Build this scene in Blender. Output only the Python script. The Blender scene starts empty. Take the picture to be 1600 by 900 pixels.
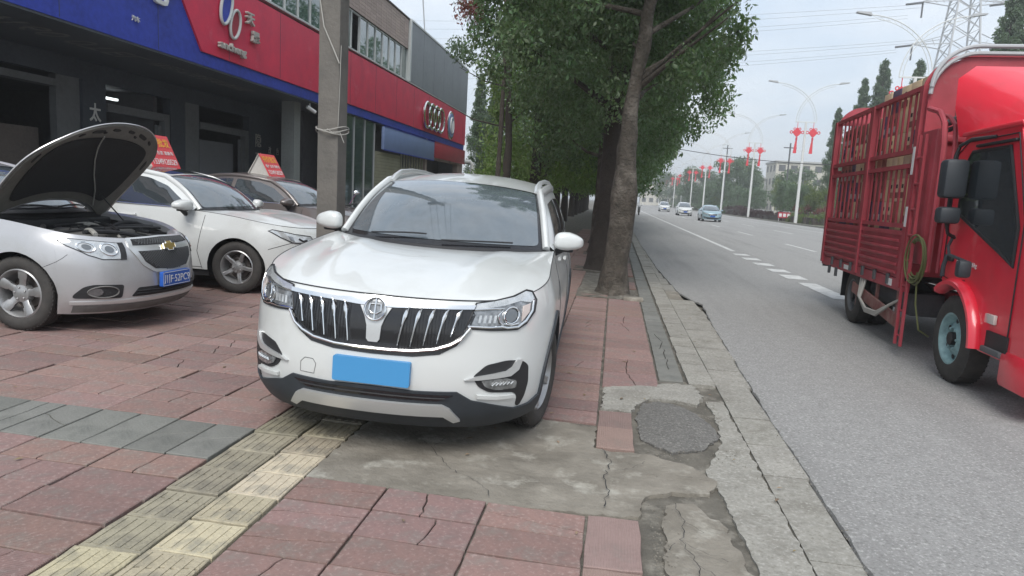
import bpy, bmesh, math, random
import numpy as np
from mathutils import Vector, Matrix, Euler, noise
from mathutils.geometry import tessellate_polygon
R = math.radians; PI = math.pi
S = bpy.context.scene; COL = S.collection
random.seed(7); RNG = np.random.default_rng(7)

# ------------------------------------------------------------------ camera
CAMH = 1.5
cd = bpy.data.cameras.new("camera"); cam = bpy.data.objects.new("camera", cd); COL.objects.link(cam); S.camera = cam
cd.sensor_width = 36.0; cd.lens = 36.0 * 1080 / 1600; cd.clip_end = 3000; cd.clip_start = .05
RW = Matrix(((0.98763029, 0.14735791, 0.05359153), (0.07231978, -0.12482723, -0.98953929), (-0.13912676, 0.98117471, -0.13394004)))
Rc = Matrix(((1, 0, 0), (0, -1, 0), (0, 0, -1))) @ RW
cam.matrix_world = Matrix.Translation((0, 0, CAMH)) @ Rc.transposed().to_4x4()

# ------------------------------------------------------------------ sky and sun
SUN_EL, SUN_ROT = R(50), R(183)
W = bpy.data.worlds.new("World"); S.world = W; W.use_nodes = True
nt = W.node_tree; N = nt.nodes; L = nt.links; N.clear()
out = N.new('ShaderNodeOutputWorld'); bg = N.new('ShaderNodeBackground'); bg.inputs[1].default_value = .067
sky = N.new('ShaderNodeTexSky'); sky.sky_type = 'NISHITA'; sky.sun_disc = False; sky.sun_elevation = SUN_EL; sky.sun_rotation = SUN_ROT
sky.air_density = 1.3; sky.dust_density = 2.0
tc = N.new('ShaderNodeTexCoord'); mp = N.new('ShaderNodeMapping'); mp.inputs['Scale'].default_value = (1.4, 1.4, 4.5)
nz = N.new('ShaderNodeTexNoise'); nz.inputs['Scale'].default_value = 2.2; nz.inputs['Detail'].default_value = 7; nz.inputs['Roughness'].default_value = .55
rp = N.new('ShaderNodeValToRGB'); rp.color_ramp.elements[0].position = .3; rp.color_ramp.elements[1].position = .72
rp.color_ramp.elements[0].color = (5.0, 6.0, 7.25, 1); rp.color_ramp.elements[1].color = (8.0, 8.3, 8.7, 1)
mx = N.new('ShaderNodeMixRGB'); mx.inputs[0].default_value = .84
L.new(tc.outputs['Generated'], mp.inputs[0]); L.new(mp.outputs[0], nz.inputs['Vector']); L.new(nz.outputs['Fac'], rp.inputs[0])
L.new(sky.outputs[0], mx.inputs[1]); L.new(rp.outputs[0], mx.inputs[2]); L.new(mx.outputs[0], bg.inputs[0]); L.new(bg.outputs[0], out.inputs[0])
sd = bpy.data.lights.new("sun", 'SUN'); sun = bpy.data.objects.new("sun", sd); COL.objects.link(sun)
sd.energy = 1.5; sd.angle = R(32); sd.color = (1, .965, .92)
sdir = Vector((math.sin(SUN_ROT) * math.cos(SUN_EL), math.cos(SUN_ROT) * math.cos(SUN_EL), math.sin(SUN_EL)))
sun.rotation_euler = sdir.to_track_quat('Z', 'Y').to_euler(); sun.location = (0, 0, 30)
S.view_settings.view_transform = 'Standard'; S.view_settings.look = 'None'; S.view_settings.gamma = 1; S.view_settings.exposure = 1.15
S.cycles.max_bounces = 6; S.cycles.transparent_max_bounces = 12

# ------------------------------------------------------------------ helpers
def setp(o, label=None, cat=None, group=None, kind=None):
    if label: o['label'] = label
    if cat: o['category'] = cat
    if group: o['group'] = group
    if kind: o['kind'] = kind
    return o
def thing(name, label, cat, loc=(0, 0, 0), rotz=0, group=None, tilt=0):
    o = bpy.data.objects.new(name, None); COL.objects.link(o); o.empty_display_size = .1
    o.location = loc; o.rotation_euler = (0, 0, rotz)
    if tilt: o.rotation_euler = (Matrix.Rotation(tilt, 3, 'Y') @ Matrix.Rotation(rotz, 3, 'Z')).to_euler()
    return setp(o, label, cat, group)
def copy_tree(o, parent=None, depth=0):
    c = o.copy(); COL.objects.link(c); c.parent = parent
    for ch in list(o.children): copy_tree(ch, c, depth + 1)
    return c
class MB:
    def __init__(s): s.v = []; s.f = []
    def add(s, vs, fs):
        n = len(s.v); s.v += [tuple(p) for p in vs]; s.f += [tuple(i + n for i in f) for f in fs]; return s
    def box(s, x0, x1, y0, y1, z0, z1, M=None, bev=0):
        x0, x1 = min(x0, x1), max(x0, x1); y0, y1 = min(y0, y1), max(y0, y1); z0, z1 = min(z0, z1), max(z0, z1)
        if bev:
            b = min(bev, (x1 - x0) * .45, (y1 - y0) * .45, (z1 - z0) * .45)
            bm = bmesh.new(); bmesh.ops.create_cube(bm, size=1)
            for v in bm.verts: v.co = Vector(((x0 + x1) / 2 + v.co.x * (x1 - x0), (y0 + y1) / 2 + v.co.y * (y1 - y0), (z0 + z1) / 2 + v.co.z * (z1 - z0)))
            bmesh.ops.bevel(bm, geom=bm.edges[:], offset=b, segments=2, affect='EDGES', profile=.5)
            bm.verts.index_update(); vs = [v.co.copy() for v in bm.verts]; fs = [[v.index for v in f.verts] for f in bm.faces]; bm.free()
        else:
            vs = [Vector(p) for p in ((x0, y0, z0), (x1, y0, z0), (x1, y1, z0), (x0, y1, z0), (x0, y0, z1), (x1, y0, z1), (x1, y1, z1), (x0, y1, z1))]
            fs = [(0, 3, 2, 1), (4, 5, 6, 7), (0, 1, 5, 4), (1, 2, 6, 5), (2, 3, 7, 6), (3, 0, 4, 7)]
        if M is not None: vs = [M @ p for p in vs]
        return s.add(vs, fs)
    def bar(s, a, b, w, h, up=(0, 0, 1), bev=0):
        a = Vector(a); b = Vector(b); d = b - a; l = d.length; d.normalize(); u = Vector(up)
        if abs(d.dot(u)) > .99: u = Vector((1, 0, 0))
        x = d.cross(u).normalized(); u = x.cross(d)
        M = Matrix.Translation(a) @ Matrix((x, d, u)).transposed().to_4x4()
        return s.box(-w / 2, w / 2, 0, l, -h / 2, h / 2, M, bev)
    def tube(s, pts, r, n=8, closed=False, r2=None, caps=True, ref=None):
        P = [Vector(p) for p in pts]; m = len(P); rr = r if isinstance(r, (list, tuple)) else [r] * m
        vs = []; px = None
        for i, p in enumerate(P):
            a = P[i - 1] if (i or closed) else p; b = P[(i + 1) % m] if (i < m - 1 or closed) else p
            t = (b - a).normalized() if (b - a).length > 1e-9 else Vector((0, 0, 1))
            if px is None:
                u = Vector(ref) if ref else (Vector((0, 0, 1)) if abs(t.z) < .9 else Vector((1, 0, 0)))
                px = t.cross(u).normalized()
            else:
                px = (px - t * px.dot(t)); px = px.normalized() if px.length > 1e-6 else t.orthogonal().normalized()
            py = t.cross(px)
            for k in range(n):
                an = 2 * PI * (k + .5) / n; rb = rr[i] if r2 is None else r2
                vs.append(p + px * math.cos(an) * rr[i] + py * math.sin(an) * rb)
        fs = []
        for i in range(m if closed else m - 1):
            j = (i + 1) % m
            for k in range(n):
                l = (k + 1) % n; fs.append((i * n + k, i * n + l, j * n + l, j * n + k))
        if not closed and caps: fs.append(tuple(range(n - 1, -1, -1))); fs.append(tuple((m - 1) * n + k for k in range(n)))
        return s.add(vs, fs)
    def lathe(s, prof, axis='y', c=(0, 0, 0), n=32, closed=False, a0=0, a1=2 * PI):
        vs = []; full = abs(a1 - a0 - 2 * PI) < 1e-6; m = n if full else n + 1
        for i in range(m):
            a = a0 + (a1 - a0) * i / n; ca, sa = math.cos(a), math.sin(a)
            for r, h in prof:
                if axis == 'y': p = (r * ca, h, r * sa)
                elif axis == 'x': p = (h, r * ca, r * sa)
                else: p = (r * ca, r * sa, h)
                vs.append((p[0] + c[0], p[1] + c[1], p[2] + c[2]))
        k = len(prof); fs = []
        for i in range(n):
            j = (i + 1) % m
            for q in range(k if closed else k - 1):
                q2 = (q + 1) % k; fs.append((i * k + q, j * k + q, j * k + q2, i * k + q2))
        return s.add(vs, fs)
    def grid(s, P):
        nu = len(P); nv = len(P[0]); vs = [p for row in P for p in row]
        fs = [(i * nv + j, (i + 1) * nv + j, (i + 1) * nv + j + 1, i * nv + j + 1) for i in range(nu - 1) for j in range(nv - 1)]
        return s.add(vs, fs)
    def prism(s, poly, a, b, axis='z', M=None):
        n = len(poly)
        def P(p, h): return Vector((p[0], p[1], h)) if axis == 'z' else (Vector((h, p[0], p[1])) if axis == 'x' else Vector((p[0], h, p[1])))
        vs = [P(p, a) for p in poly] + [P(p, b) for p in poly]
        if M is not None: vs = [M @ v for v in vs]
        tr = tessellate_polygon([[Vector((p[0], p[1], 0)) for p in poly]])
        fs = [tuple(t) for t in tr] + [tuple(n + i for i in reversed(t)) for t in tr] + [(i, (i + 1) % n, n + (i + 1) % n, n + i) for i in range(n)]
        return s.add(vs, fs)
    def ball(s, c, r, n=12, M=None):
        rx, ry, rz = (r, r, r) if not isinstance(r, (tuple, list)) else r
        vs = []; fs = []
        for i in range(n + 1):
            t = PI * i / n
            for k in range(n * 2):
                a = PI * k / n; p = Vector((rx * math.sin(t) * math.cos(a), ry * math.sin(t) * math.sin(a), rz * math.cos(t)))
                if M is not None: p = M @ p
                vs.append((p[0] + c[0], p[1] + c[1], p[2] + c[2]))
        m = n * 2
        for i in range(n):
            for k in range(m): fs.append((i * m + k, (i + 1) * m + k, (i + 1) * m + (k + 1) % m, i * m + (k + 1) % m))
        return s.add(vs, fs)
    def mesh(s, name, mat, smooth=35, norm=True, merge=0):
        me = bpy.data.meshes.new(name); me.from_pydata([tuple(p) for p in s.v], [], s.f)
        if norm or merge:
            bm = bmesh.new(); bm.from_mesh(me)
            if merge: bmesh.ops.remove_doubles(bm, verts=bm.verts, dist=merge)
            if norm: bmesh.ops.recalc_face_normals(bm, faces=bm.faces)
            bm.to_mesh(me); bm.free()
        if smooth:
            me.polygons.foreach_set('use_smooth', [True] * len(me.polygons)); me.set_sharp_from_angle(angle=R(smooth))
        if mat: me.materials.append(mat)
        return me
    def build(s, name, mat, parent=None, smooth=35, norm=True, merge=0, loc=None, **kw):
        o = bpy.data.objects.new(name, s.mesh(name, mat, smooth, norm, merge)); COL.objects.link(o)
        if parent: o.parent = parent
        if loc: o.location = loc
        return setp(o, **kw)
def interp(t, pts):
    if t <= pts[0][0]: return pts[0][1]
    for (a, b), (c, d) in zip(pts, pts[1:]):
        if t <= c: u = (t - a) / (c - a); return b + (d - b) * u
    return pts[-1][1]
def sinterp(t, pts):   # smooth (Catmull-Rom) interpolation
    n = len(pts)
    if t <= pts[0][0]: return pts[0][1]
    if t >= pts[-1][0]: return pts[-1][1]
    for i in range(n - 1):
        if t <= pts[i + 1][0]:
            x0, y0 = pts[i]; x1, y1 = pts[i + 1]; h = x1 - x0; u = (t - x0) / h
            m0 = (y1 - pts[i - 1][1]) / (x1 - pts[i - 1][0]) if i else (y1 - y0) / h
            m1 = (pts[i + 2][1] - y0) / (pts[i + 2][0] - x0) if i + 2 < n else (y1 - y0) / h
            return (2*u**3-3*u*u+1)*y0+(u**3-2*u*u+u)*h*m0+(-2*u**3+3*u*u)*y1+(u**3-u*u)*h*m1

# ------------------------------------------------------------------ materials
def mat(name, col, rough=.6, metal=0, spec=.5, var=0, vscale=3, vcol=None, bump=0, bscale=60, coat=0, emit=None, objrand=0, island=0, alpha=1, trans=0, ior=1.45,
        dirt=None, dscale=1.2, dpos=(.5, .7), stripes=None, coords='Object', bdist=.01, rvar=0, detail=6, speck=None, dstretch=None):
    m = bpy.data.materials.new(name); m.use_nodes = True; t = m.node_tree; n = t.nodes; l = t.links; b = n['Principled BSDF']
    b.inputs['Base Color'].default_value = (*col, 1); b.inputs['Roughness'].default_value = rough; b.inputs['Metallic'].default_value = metal
    b.inputs['Specular IOR Level'].default_value = spec; b.inputs['Coat Weight'].default_value = coat; b.inputs['Coat Roughness'].default_value = .03
    b.inputs['Alpha'].default_value = alpha; b.inputs['Transmission Weight'].default_value = trans; b.inputs['IOR'].default_value = ior
    tcn = n.new('ShaderNodeTexCoord'); src = tcn.outputs[coords]
    c = None
    def rgb(v): r = n.new('ShaderNodeRGB'); r.outputs[0].default_value = (*v, 1); return r.outputs[0]
    def mix(f, a, bb, mode='MIX'):
        x = n.new('ShaderNodeMixRGB'); x.blend_type = mode
        for i, s_ in ((0, f), (1, a), (2, bb)):
            if isinstance(s_, (int, float)): x.inputs[i].default_value = s_
            elif isinstance(s_, tuple): x.inputs[i].default_value = (*s_, 1)
            else: l.new(s_, x.inputs[i])
        return x.outputs[0]
    def nois(scale, det=6, ro=.6, vec=None):
        x = n.new('ShaderNodeTexNoise'); x.inputs['Scale'].default_value = scale; x.inputs['Detail'].default_value = det; x.inputs['Roughness'].default_value = ro
        l.new(vec or src, x.inputs['Vector']); return x.outputs['Fac']
    def ramp(f, p0, p1, a=0., bb=1.):
        x = n.new('ShaderNodeMapRange'); x.inputs[1].default_value = p0; x.inputs[2].default_value = p1; x.inputs[3].default_value = a; x.inputs[4].default_value = bb
        l.new(f, x.inputs[0]); return x.outputs[0]
    c = rgb(col)
    if var or vcol:
        f = nois(vscale, detail)
        v2 = vcol or tuple(max(0, x * (1 - var)) for x in col)
        c = mix(ramp(f, .3, .7), c, v2)
        if var and not vcol: c = mix(ramp(nois(vscale * 9, 4), .35, .75, 0, .6), c, tuple(min(1, x * (1 + var * .6)) for x in col))
    if dirt:
        dv = None
        if dstretch: mpn = n.new('ShaderNodeMapping'); mpn.inputs['Scale'].default_value = dstretch; l.new(src, mpn.inputs[0]); dv = mpn.outputs[0]
        c = mix(ramp(nois(dscale, 8, .65, dv), dpos[0], dpos[1]), c, dirt)
    if speck:      # (scale, darker, lighter): aggregate showing in the surface
        f1 = nois(speck[0], 2, .7); c = mix(ramp(f1, .56, .66, 0, .8), c, speck[2]); c = mix(ramp(f1, .44, .34, 0, .8), c, speck[1])
    if objrand or island:
        if island: g = n.new('ShaderNodeNewGeometry'); rnd = g.outputs['Random Per Island']; k = island
        else: g = n.new('ShaderNodeObjectInfo'); rnd = g.outputs['Random']; k = objrand
        hs = n.new('ShaderNodeHueSaturation'); l.new(c, hs.inputs['Color']); l.new(ramp(rnd, 0, 1, 1 - k, 1 + k), hs.inputs['Value'])
        wn = n.new('ShaderNodeTexWhiteNoise'); wn.noise_dimensions = '1D'; l.new(rnd, wn.inputs['W'])
        l.new(ramp(wn.outputs['Value'], 0, 1, .5 - k * .06, .5 + k * .06), hs.inputs['Hue']); l.new(ramp(wn.outputs['Value'], 0, 1, 1 - k * .5, 1 + k * .3), hs.inputs['Saturation']); c = hs.outputs[0]
    l.new(c, b.inputs['Base Color'])
    hgt = None
    if bump: hgt = nois(bscale, 5, .6)
    if stripes:   # (axis, spacing, strength)
        sx = n.new('ShaderNodeSeparateXYZ'); l.new(src, sx.inputs[0]); ma = n.new('ShaderNodeMath'); ma.operation = 'MULTIPLY'; ma.inputs[1].default_value = 2 * PI / stripes[1]
        l.new(sx.outputs['XYZ'.index(stripes[0])], ma.inputs[0]); si = n.new('ShaderNodeMath'); si.operation = 'SINE'; l.new(ma.outputs[0], si.inputs[0])
        st = ramp(si.outputs[0], -1, 1, 0, stripes[2])
        if hgt is None: hgt = st
        else:
            ad = n.new('ShaderNodeMath'); l.new(hgt, ad.inputs[0]); l.new(st, ad.inputs[1]); hgt = ad.outputs[0]
        bump = bump or 1
    if hgt is not None:
        bp = n.new('ShaderNodeBump'); bp.inputs['Strength'].default_value = bump; bp.inputs['Distance'].default_value = bdist; l.new(hgt, bp.inputs['Height']); l.new(bp.outputs[0], b.inputs['Normal'])
    if rvar: l.new(ramp(nois(4), .3, .7, max(0, rough - rvar), min(1, rough + rvar)), b.inputs['Roughness'])
    if emit: b.inputs['Emission Color'].default_value = (*emit[0], 1); b.inputs['Emission Strength'].default_value = emit[1]
    return m
def leafmat(name, col, k=.35):
    m = mat(name, col, rough=.42, spec=.4, island=k); t = m.node_tree; b = t.nodes['Principled BSDF']; o = t.nodes['Material Output']
    tr = t.nodes.new('ShaderNodeBsdfTranslucent'); mxs = t.nodes.new('ShaderNodeMixShader'); mxs.inputs[0].default_value = .36
    tr.inputs[0].default_value = (col[0] * 1.3, col[1] * 1.5, col[2] * .7, 1)
    t.links.new(b.outputs[0], mxs.inputs[1]); t.links.new(tr.outputs[0], mxs.inputs[2]); t.links.new(mxs.outputs[0], o.inputs[0]); return m
M = dict(
 asphalt=mat('asphalt', (.285, .281, .272), .88, var=.30, vscale=9, bump=.8, bscale=110, bdist=.010, detail=8, dirt=(.215, .212, .205), dscale=1.3, dpos=(.50, .66), dstretch=(1, .06, 1), speck=(48, (.17, .168, .16), (.42, .415, .40))),
 asphalt_patch=mat('asphalt_patch', (.145, .14, .13), .95, var=.3, vscale=8, speck=(60, (.08, .075, .068), (.26, .25, .23)), bump=.9, bscale=90, bdist=.008),
 soil=mat('joint_soil', (.075, .069, .058), .95, var=.5, vscale=6, bump=.8, bscale=50, vcol=(.15, .138, .115), dirt=(.21, .195, .165), dscale=7, dpos=(.52, .66)),
 concrete=mat('worn_concrete', (.26, .238, .20), .93, var=.35, vscale=3.5, vcol=(.14, .126, .103), bump=.9, bscale=35, dirt=(.36, .345, .30), dscale=4.5, dpos=(.54, .70), detail=10),
 concrete2=mat('pale_concrete', (.29, .28, .25), .95, spec=.2, var=.3, vscale=6, bump=.6, bscale=60, dirt=(.17, .158, .135), dscale=2.6, dpos=(.52, .72), speck=(45, (.20, .19, .165), (.36, .35, .32)), objrand=.06),
 tile_red=mat('red_tile', (.255, .156, .136), .85, var=.22, vscale=9, vcol=(.185, .128, .115), bump=.5, bscale=70, objrand=.15, stripes=('Y', .0105, .5), bdist=.003, dirt=(.21, .175, .155), dscale=5, dpos=(.52, .68), speck=(42, (.20, .125, .112), (.30, .215, .195))),
 tile_redx=mat('ribbed_tile', (.25, .175, .155), .85, var=.22, vscale=5, bump=.5, bscale=70, objrand=.12, stripes=('X', .0125, 1.1), bdist=.004, dirt=(.2, .17, .15), dscale=4, dpos=(.55, .8)),
 tile_grey=mat('grey_tile', (.185, .185, .168), .85, var=.25, vscale=6, bump=.5, bscale=70, objrand=.12, dirt=(.11, .115, .105), dscale=5, dpos=(.5, .8)),
 tile_yel=mat('tactile_tile', (.46, .405, .29), .85, var=.3, vscale=14, bump=.7, bscale=60, objrand=.2, dirt=(.20, .19, .16), dscale=6, dpos=(.50, .70)),
 tile_yel2=mat('dull_tactile_tile', (.31, .28, .21), .85, var=.3, vscale=12, bump=.7, bscale=60, objrand=.14, dirt=(.14, .13, .11), dscale=5, dpos=(.5, .75)),
 line=mat('road_paint', (.62, .62, .60), .7, var=.3, vscale=5, vcol=(.36, .36, .35), bump=.3, bscale=90, detail=10),
 white=mat('white_car_paint', (.57, .585, .575), .3, coat=.7, spec=.5, dirt=(.46, .465, .44), dscale=2.5, dpos=(.5, .85)),
 silver=mat('silver_car_paint', (.50, .50, .51), .34, metal=.55, coat=.7, dirt=(.40, .40, .38), dscale=2.4, dpos=(.5, .85)),
 brown=mat('bronze_car_paint', (.14, .122, .115), .35, metal=.4, coat=.8),
 red_truck=mat('cargo_red_paint', (.40, .06, .08), .5, var=.3, vscale=3, vcol=(.27, .04, .05), dirt=(.24, .10, .10), dscale=5, dpos=(.6, .8)),
 red_cab=mat('cab_red_paint', (.70, .025, .05), .32, coat=.6, dirt=(.52, .035, .045), dscale=3, dpos=(.5, .9)),
 glass=mat('dark_car_glass', (.035, .042, .047), .03, spec=1.0, coat=.5, ior=1.6),
 wglass=mat('windscreen_glass', (.095, .115, .13), .04, spec=1.0, coat=1.0, ior=1.6, var=.3, vscale=1.2, rvar=.03),
 winglass=mat('window_glass', (.07, .13, .125), .03, spec=1.0, coat=1, var=.4, vscale=.8),
 tealglass=mat('teal_glass', (.05, .085, .09), .06, spec=.8, coat=.5, var=.4, vscale=.8),
 black=mat('black_plastic', (.022, .022, .024), .55, var=.2, vscale=8),
 cladding=mat('dark_cladding', (.032, .038, .045), .55, var=.2, vscale=6),
 blackgloss=mat('gloss_black', (.012, .012, .014), .12, coat=.5),
 rubber=mat('rubber', (.035, .034, .033), .85, var=.3, vscale=10, vcol=(.06, .055, .05), bump=.3, bscale=120),
 chrome=mat('chrome', (.78, .79, .80), .12, metal=1),
 alu=mat('wheel_alloy', (.36, .36, .36), .35, metal=.6, var=.2, vscale=10),
 silverplastic=mat('satin_silver', (.60, .61, .61), .3, metal=.6),
 disc=mat('brake_disc', (.16, .14, .13), .5, metal=.7),
 lampglass=mat('headlamp_lens', (.55, .57, .58), .06, spec=.8, coat=1, metal=.35, var=.45, vscale=16),
 lampdark=mat('headlamp_inner', (.10, .105, .11), .15, metal=.6, coat=.6, var=.6, vscale=26, vcol=(.42, .43, .44)),
 lens=mat('projector_lens', (.16, .17, .18), .08, metal=.6, coat=1),
 amber=mat('amber_lens', (.52, .45, .42), .2, coat=.5),
 bluepl=mat('plate_blue', (.06, .26, .52), .45), bluepl2=mat('plate_blue_dark', (.02, .10, .42), .45),
 whitep=mat('white_paint', (.72, .73, .72), .5), gold=mat('gold_metal', (.62, .45, .16), .3, metal=.8),
 signblue=mat('sign_blue', (.04, .07, .46), .5, var=.4, vscale=.9), signblue2=mat('sign_lightblue', (.20, .28, .50), .5, var=.15, vscale=2),
 signred=mat('sign_red', (.78, .04, .10), .5, var=.25, vscale=1.6, vcol=(.62, .04, .095), dirt=(.72, .16, .22), dscale=1.2, dpos=(.6, .8)), signred2=mat('faded_sign_red', (.42, .045, .07), .5, var=.2, vscale=2),
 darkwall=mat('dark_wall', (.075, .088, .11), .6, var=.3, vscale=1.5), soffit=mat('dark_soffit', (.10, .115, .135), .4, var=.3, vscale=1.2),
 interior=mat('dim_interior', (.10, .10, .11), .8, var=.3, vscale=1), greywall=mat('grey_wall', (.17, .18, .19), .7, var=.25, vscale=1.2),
 palecol=mat('pale_column', (.26, .28, .27), .7, var=.2, vscale=2), greyclad=mat('grey_cladding', (.23, .245, .265), .55, var=.2, vscale=.8),
 facetile=mat('facade_tile', (.46, .36, .32), .8, var=.25, vscale=4, objrand=.1, dirt=(.22, .18, .165), dscale=1.5), grout=mat('grout', (.12, .10, .095), .9),
 frame=mat('window_frame', (.55, .57, .56), .45), shutter=mat('roller_shutter', (.34, .33, .24), .6, var=.2, vscale=3),
 mirrortext=mat('reflected_lettering', (.28, .28, .28), .6), cream=mat('cream_wall', (.50, .48, .42), .9, var=.15, vscale=.3), greyb=mat('weathered_wall', (.40, .41, .40), .9, var=.2, vscale=.3),
 pole=mat('pole_concrete', (.17, .157, .14), .92, var=.3, vscale=3, vcol=(.11, .105, .095), bump=.8, bscale=25, dirt=(.12, .075, .06), dscale=2.2, dpos=(.62, .72), detail=9),
 bark=mat('bark', (.10, .085, .07), .95, var=.45, vscale=9, vcol=(.045, .04, .032), bump=1, bscale=26, bdist=.05, dirt=(.19, .17, .145), dscale=3, dpos=(.5, .7), detail=10),
 bark2=mat('dark_bark', (.06, .05, .042), .95, var=.5, vscale=6, bump=1, bscale=16, bdist=.03, detail=10),
 lampw=mat('lamp_post_white', (.62, .63, .62), .5, var=.1, vscale=2), knot=mat('festival_red', (.62, .05, .07), .55), steel=mat('galvanised_steel', (.42, .43, .44), .5, metal=.3),
 wire=mat('wire', (.05, .05, .055), .6), whitewire=mat('pale_wire', (.35, .34, .31), .7), carton=mat('carton', (.66, .52, .34), .85, var=.2, vscale=4, objrand=.2), carton2=mat('purple_carton', (.12, .09, .15), .7, objrand=.2), carton3=mat('red_carton', (.26, .10, .08), .7, objrand=.2),
 hose=mat('hose_green', (.12, .13, .05), .6), mint=mat('mint_wheel_paint', (.27, .42, .43), .5, var=.3, vscale=14, vcol=(.16, .25, .26)), tank=mat('grimy_steel', (.09, .095, .10), .6, var=.3, vscale=8), rust=mat('dusty_red_steel', (.19, .05, .045), .7, var=.4, vscale=9, vcol=(.26, .17, .15)),
 engine=mat('engine_plastic', (.15, .147, .14), .6, var=.5, vscale=14, vcol=(.11, .105, .10)), bay=mat('engine_bay', (.02, .02, .021), .8), engmetal=mat('engine_metal', (.42, .41, .38), .45, metal=.3, var=.4, vscale=20),
 hoodin=mat('hood_lining', (.018, .018, .019), .9, var=.4, vscale=6), doorpanel=mat('door_panel', (.21, .22, .24), .6, var=.15, vscale=2), brownwall=mat('brown_wall', (.17, .145, .13), .8, var=.3, vscale=2), hoodframe=mat('hood_inner_frame', (.13, .125, .11), .6, var=.4, vscale=9),
 signwhite=mat('sign_back', (.52, .50, .46), .7, var=.15, vscale=3), poster=mat('roof_sign_red', (.66, .07, .08), .5), yellow=mat('letter_yellow', (.75, .45, .04), .5),
 hedge_red=leafmat('dark_hedge_leaf', (.055, .028, .032), .4), fluo=mat('lit_tube', (.8, .85, .85), .5, emit=((.9, 1, 1), 1.2)), silverblue=mat('blue_silver_paint', (.30, .42, .47), .3, metal=.4, coat=.7),
 leafA=leafmat('camphor_leaf', (.11, .165, .085), .5), leafB=leafmat('light_leaf', (.17, .25, .08)), leafC=leafmat('cedar_leaf', (.10, .15, .09)), leafR=leafmat('reddish_leaf', (.16, .05, .045)), leafY=leafmat('shrub_leaf', (.12, .16, .045)), soilb=mat('ground_soil', (.12, .13, .08), .95, var=.4, vscale=.5),
)
# ------------------------------------------------------------------ surfaces and patches
def gz(x): return -.018 * x if x < 0 else 0.0        # the pavement falls gently towards the kerb
def surf_frame(fn, a, b, e=2e-3):
    p = Vector(fn(a, b)); da = Vector(fn(a + e, b)) - Vector(fn(a - e, b)); db = Vector(fn(a, b + e)) - Vector(fn(a, b - e))
    n = da.cross(db)
    return p, (n.normalized() if n.length > 1e-12 else Vector((1, 0, 0)))
def patch(mb, poly, fn, off=.003, back=-.012, step=.05, sign=1, hole=None):
    """2-D outline laid on the surface fn(a, b) -> point, raised by off, with a rim down to back"""
    bm = bmesh.new()
    tr = tessellate_polygon([[Vector((p[0], p[1], 0)) for p in poly]])
    vv = [bm.verts.new((p[0], p[1], 0)) for p in poly]
    for t in tr:
        try: bm.faces.new([vv[i] for i in t])
        except ValueError: pass
    xs = [p[0] for p in poly]; ys = [p[1] for p in poly]
    for k in range(int((max(xs) - min(xs)) / step)):
        bmesh.ops.bisect_plane(bm, geom=bm.verts[:] + bm.edges[:] + bm.faces[:], plane_co=(min(xs) + (k + 1) * step, 0, 0), plane_no=(1, 0, 0))
    for k in range(int((max(ys) - min(ys)) / step)):
        bmesh.ops.bisect_plane(bm, geom=bm.verts[:] + bm.edges[:] + bm.faces[:], plane_co=(0, min(ys) + (k + 1) * step, 0), plane_no=(0, 1, 0))
    bm.verts.index_update()
    fr = [surf_frame(fn, v.co.x, v.co.y) for v in bm.verts]
    vs = [p + n * sign * off for p, n in fr]; fs = [[v.index for v in f.verts] for f in bm.faces]
    m = len(vs); low = {}
    for e in bm.edges:
        if len(e.link_faces) == 1:
            ids = []
            for v in e.verts:
                if v.index not in low: low[v.index] = len(vs); vs.append(fr[v.index][0] + fr[v.index][1] * sign * back)
                ids.append(v.index)
            fs.append([ids[0], ids[1], low[ids[1]], low[ids[0]]])
    bm.free(); mb.add(vs, fs); return mb
def resample(path, step, closed=False):
    P = [Vector(p).to_3d() for p in path]; 
    if closed: P = P + [P[0]]
    o = []
    for a, b in zip(P, P[1:]):
        n = max(1, int((b - a).length / step))
        o += [a.lerp(b, i / n) for i in range(n)]
    if not closed: o.append(P[-1])
    return o
def bead(mb, path, fn, w=.01, h=.006, off=.002, closed=False, n=8, step=.03, sign=1):
    pts = []; 
    for p in resample(path, step, closed):
        q, nn = surf_frame(fn, p[0], p[1]); pts.append((q + nn * sign * off, nn * sign))
    m = len(pts); vs = []; fs = []
    for i, (p, nn) in enumerate(pts):
        a = pts[i - 1][0] if (i or closed) else p; b = pts[(i + 1) % m][0] if (i < m - 1 or closed) else p
        t = (b - a).normalized(); s_ = t.cross(nn).normalized()
        ww = w(i / max(1, m - 1)) if callable(w) else w
        for k in range(n): an = 2 * PI * k / n; vs.append(p + s_ * math.cos(an) * ww + nn * math.sin(an) * h)
    for i in range(m if closed else m - 1):
        j = (i + 1) % m
        for k in range(n): fs.append((i * n + k, i * n + (k + 1) % n, j * n + (k + 1) % n, j * n + k))
    if not closed: fs += [tuple(range(n)), tuple((m - 1) * n + k for k in range(n))]
    mb.add(vs, fs); return mb
def mir(poly): return [(-p[0], p[1]) for p in poly]
def rounded(poly, r, k=4):
    o = []; n = len(poly)
    for i in range(n):
        p = Vector(poly[i]).to_2d(); a = Vector(poly[i - 1]).to_2d(); b = Vector(poly[(i + 1) % n]).to_2d()
        ra = min(r, (a - p).length * .45); rb = min(r, (b - p).length * .45)
        s_ = p + (a - p).normalized() * ra; e = p + (b - p).normalized() * rb
        for j in range(k + 1):
            t = j / k; q = s_ * (1 - t) ** 2 + p * 2 * t * (1 - t) + e * t * t; o.append((q.x, q.y))
    return o
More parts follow.
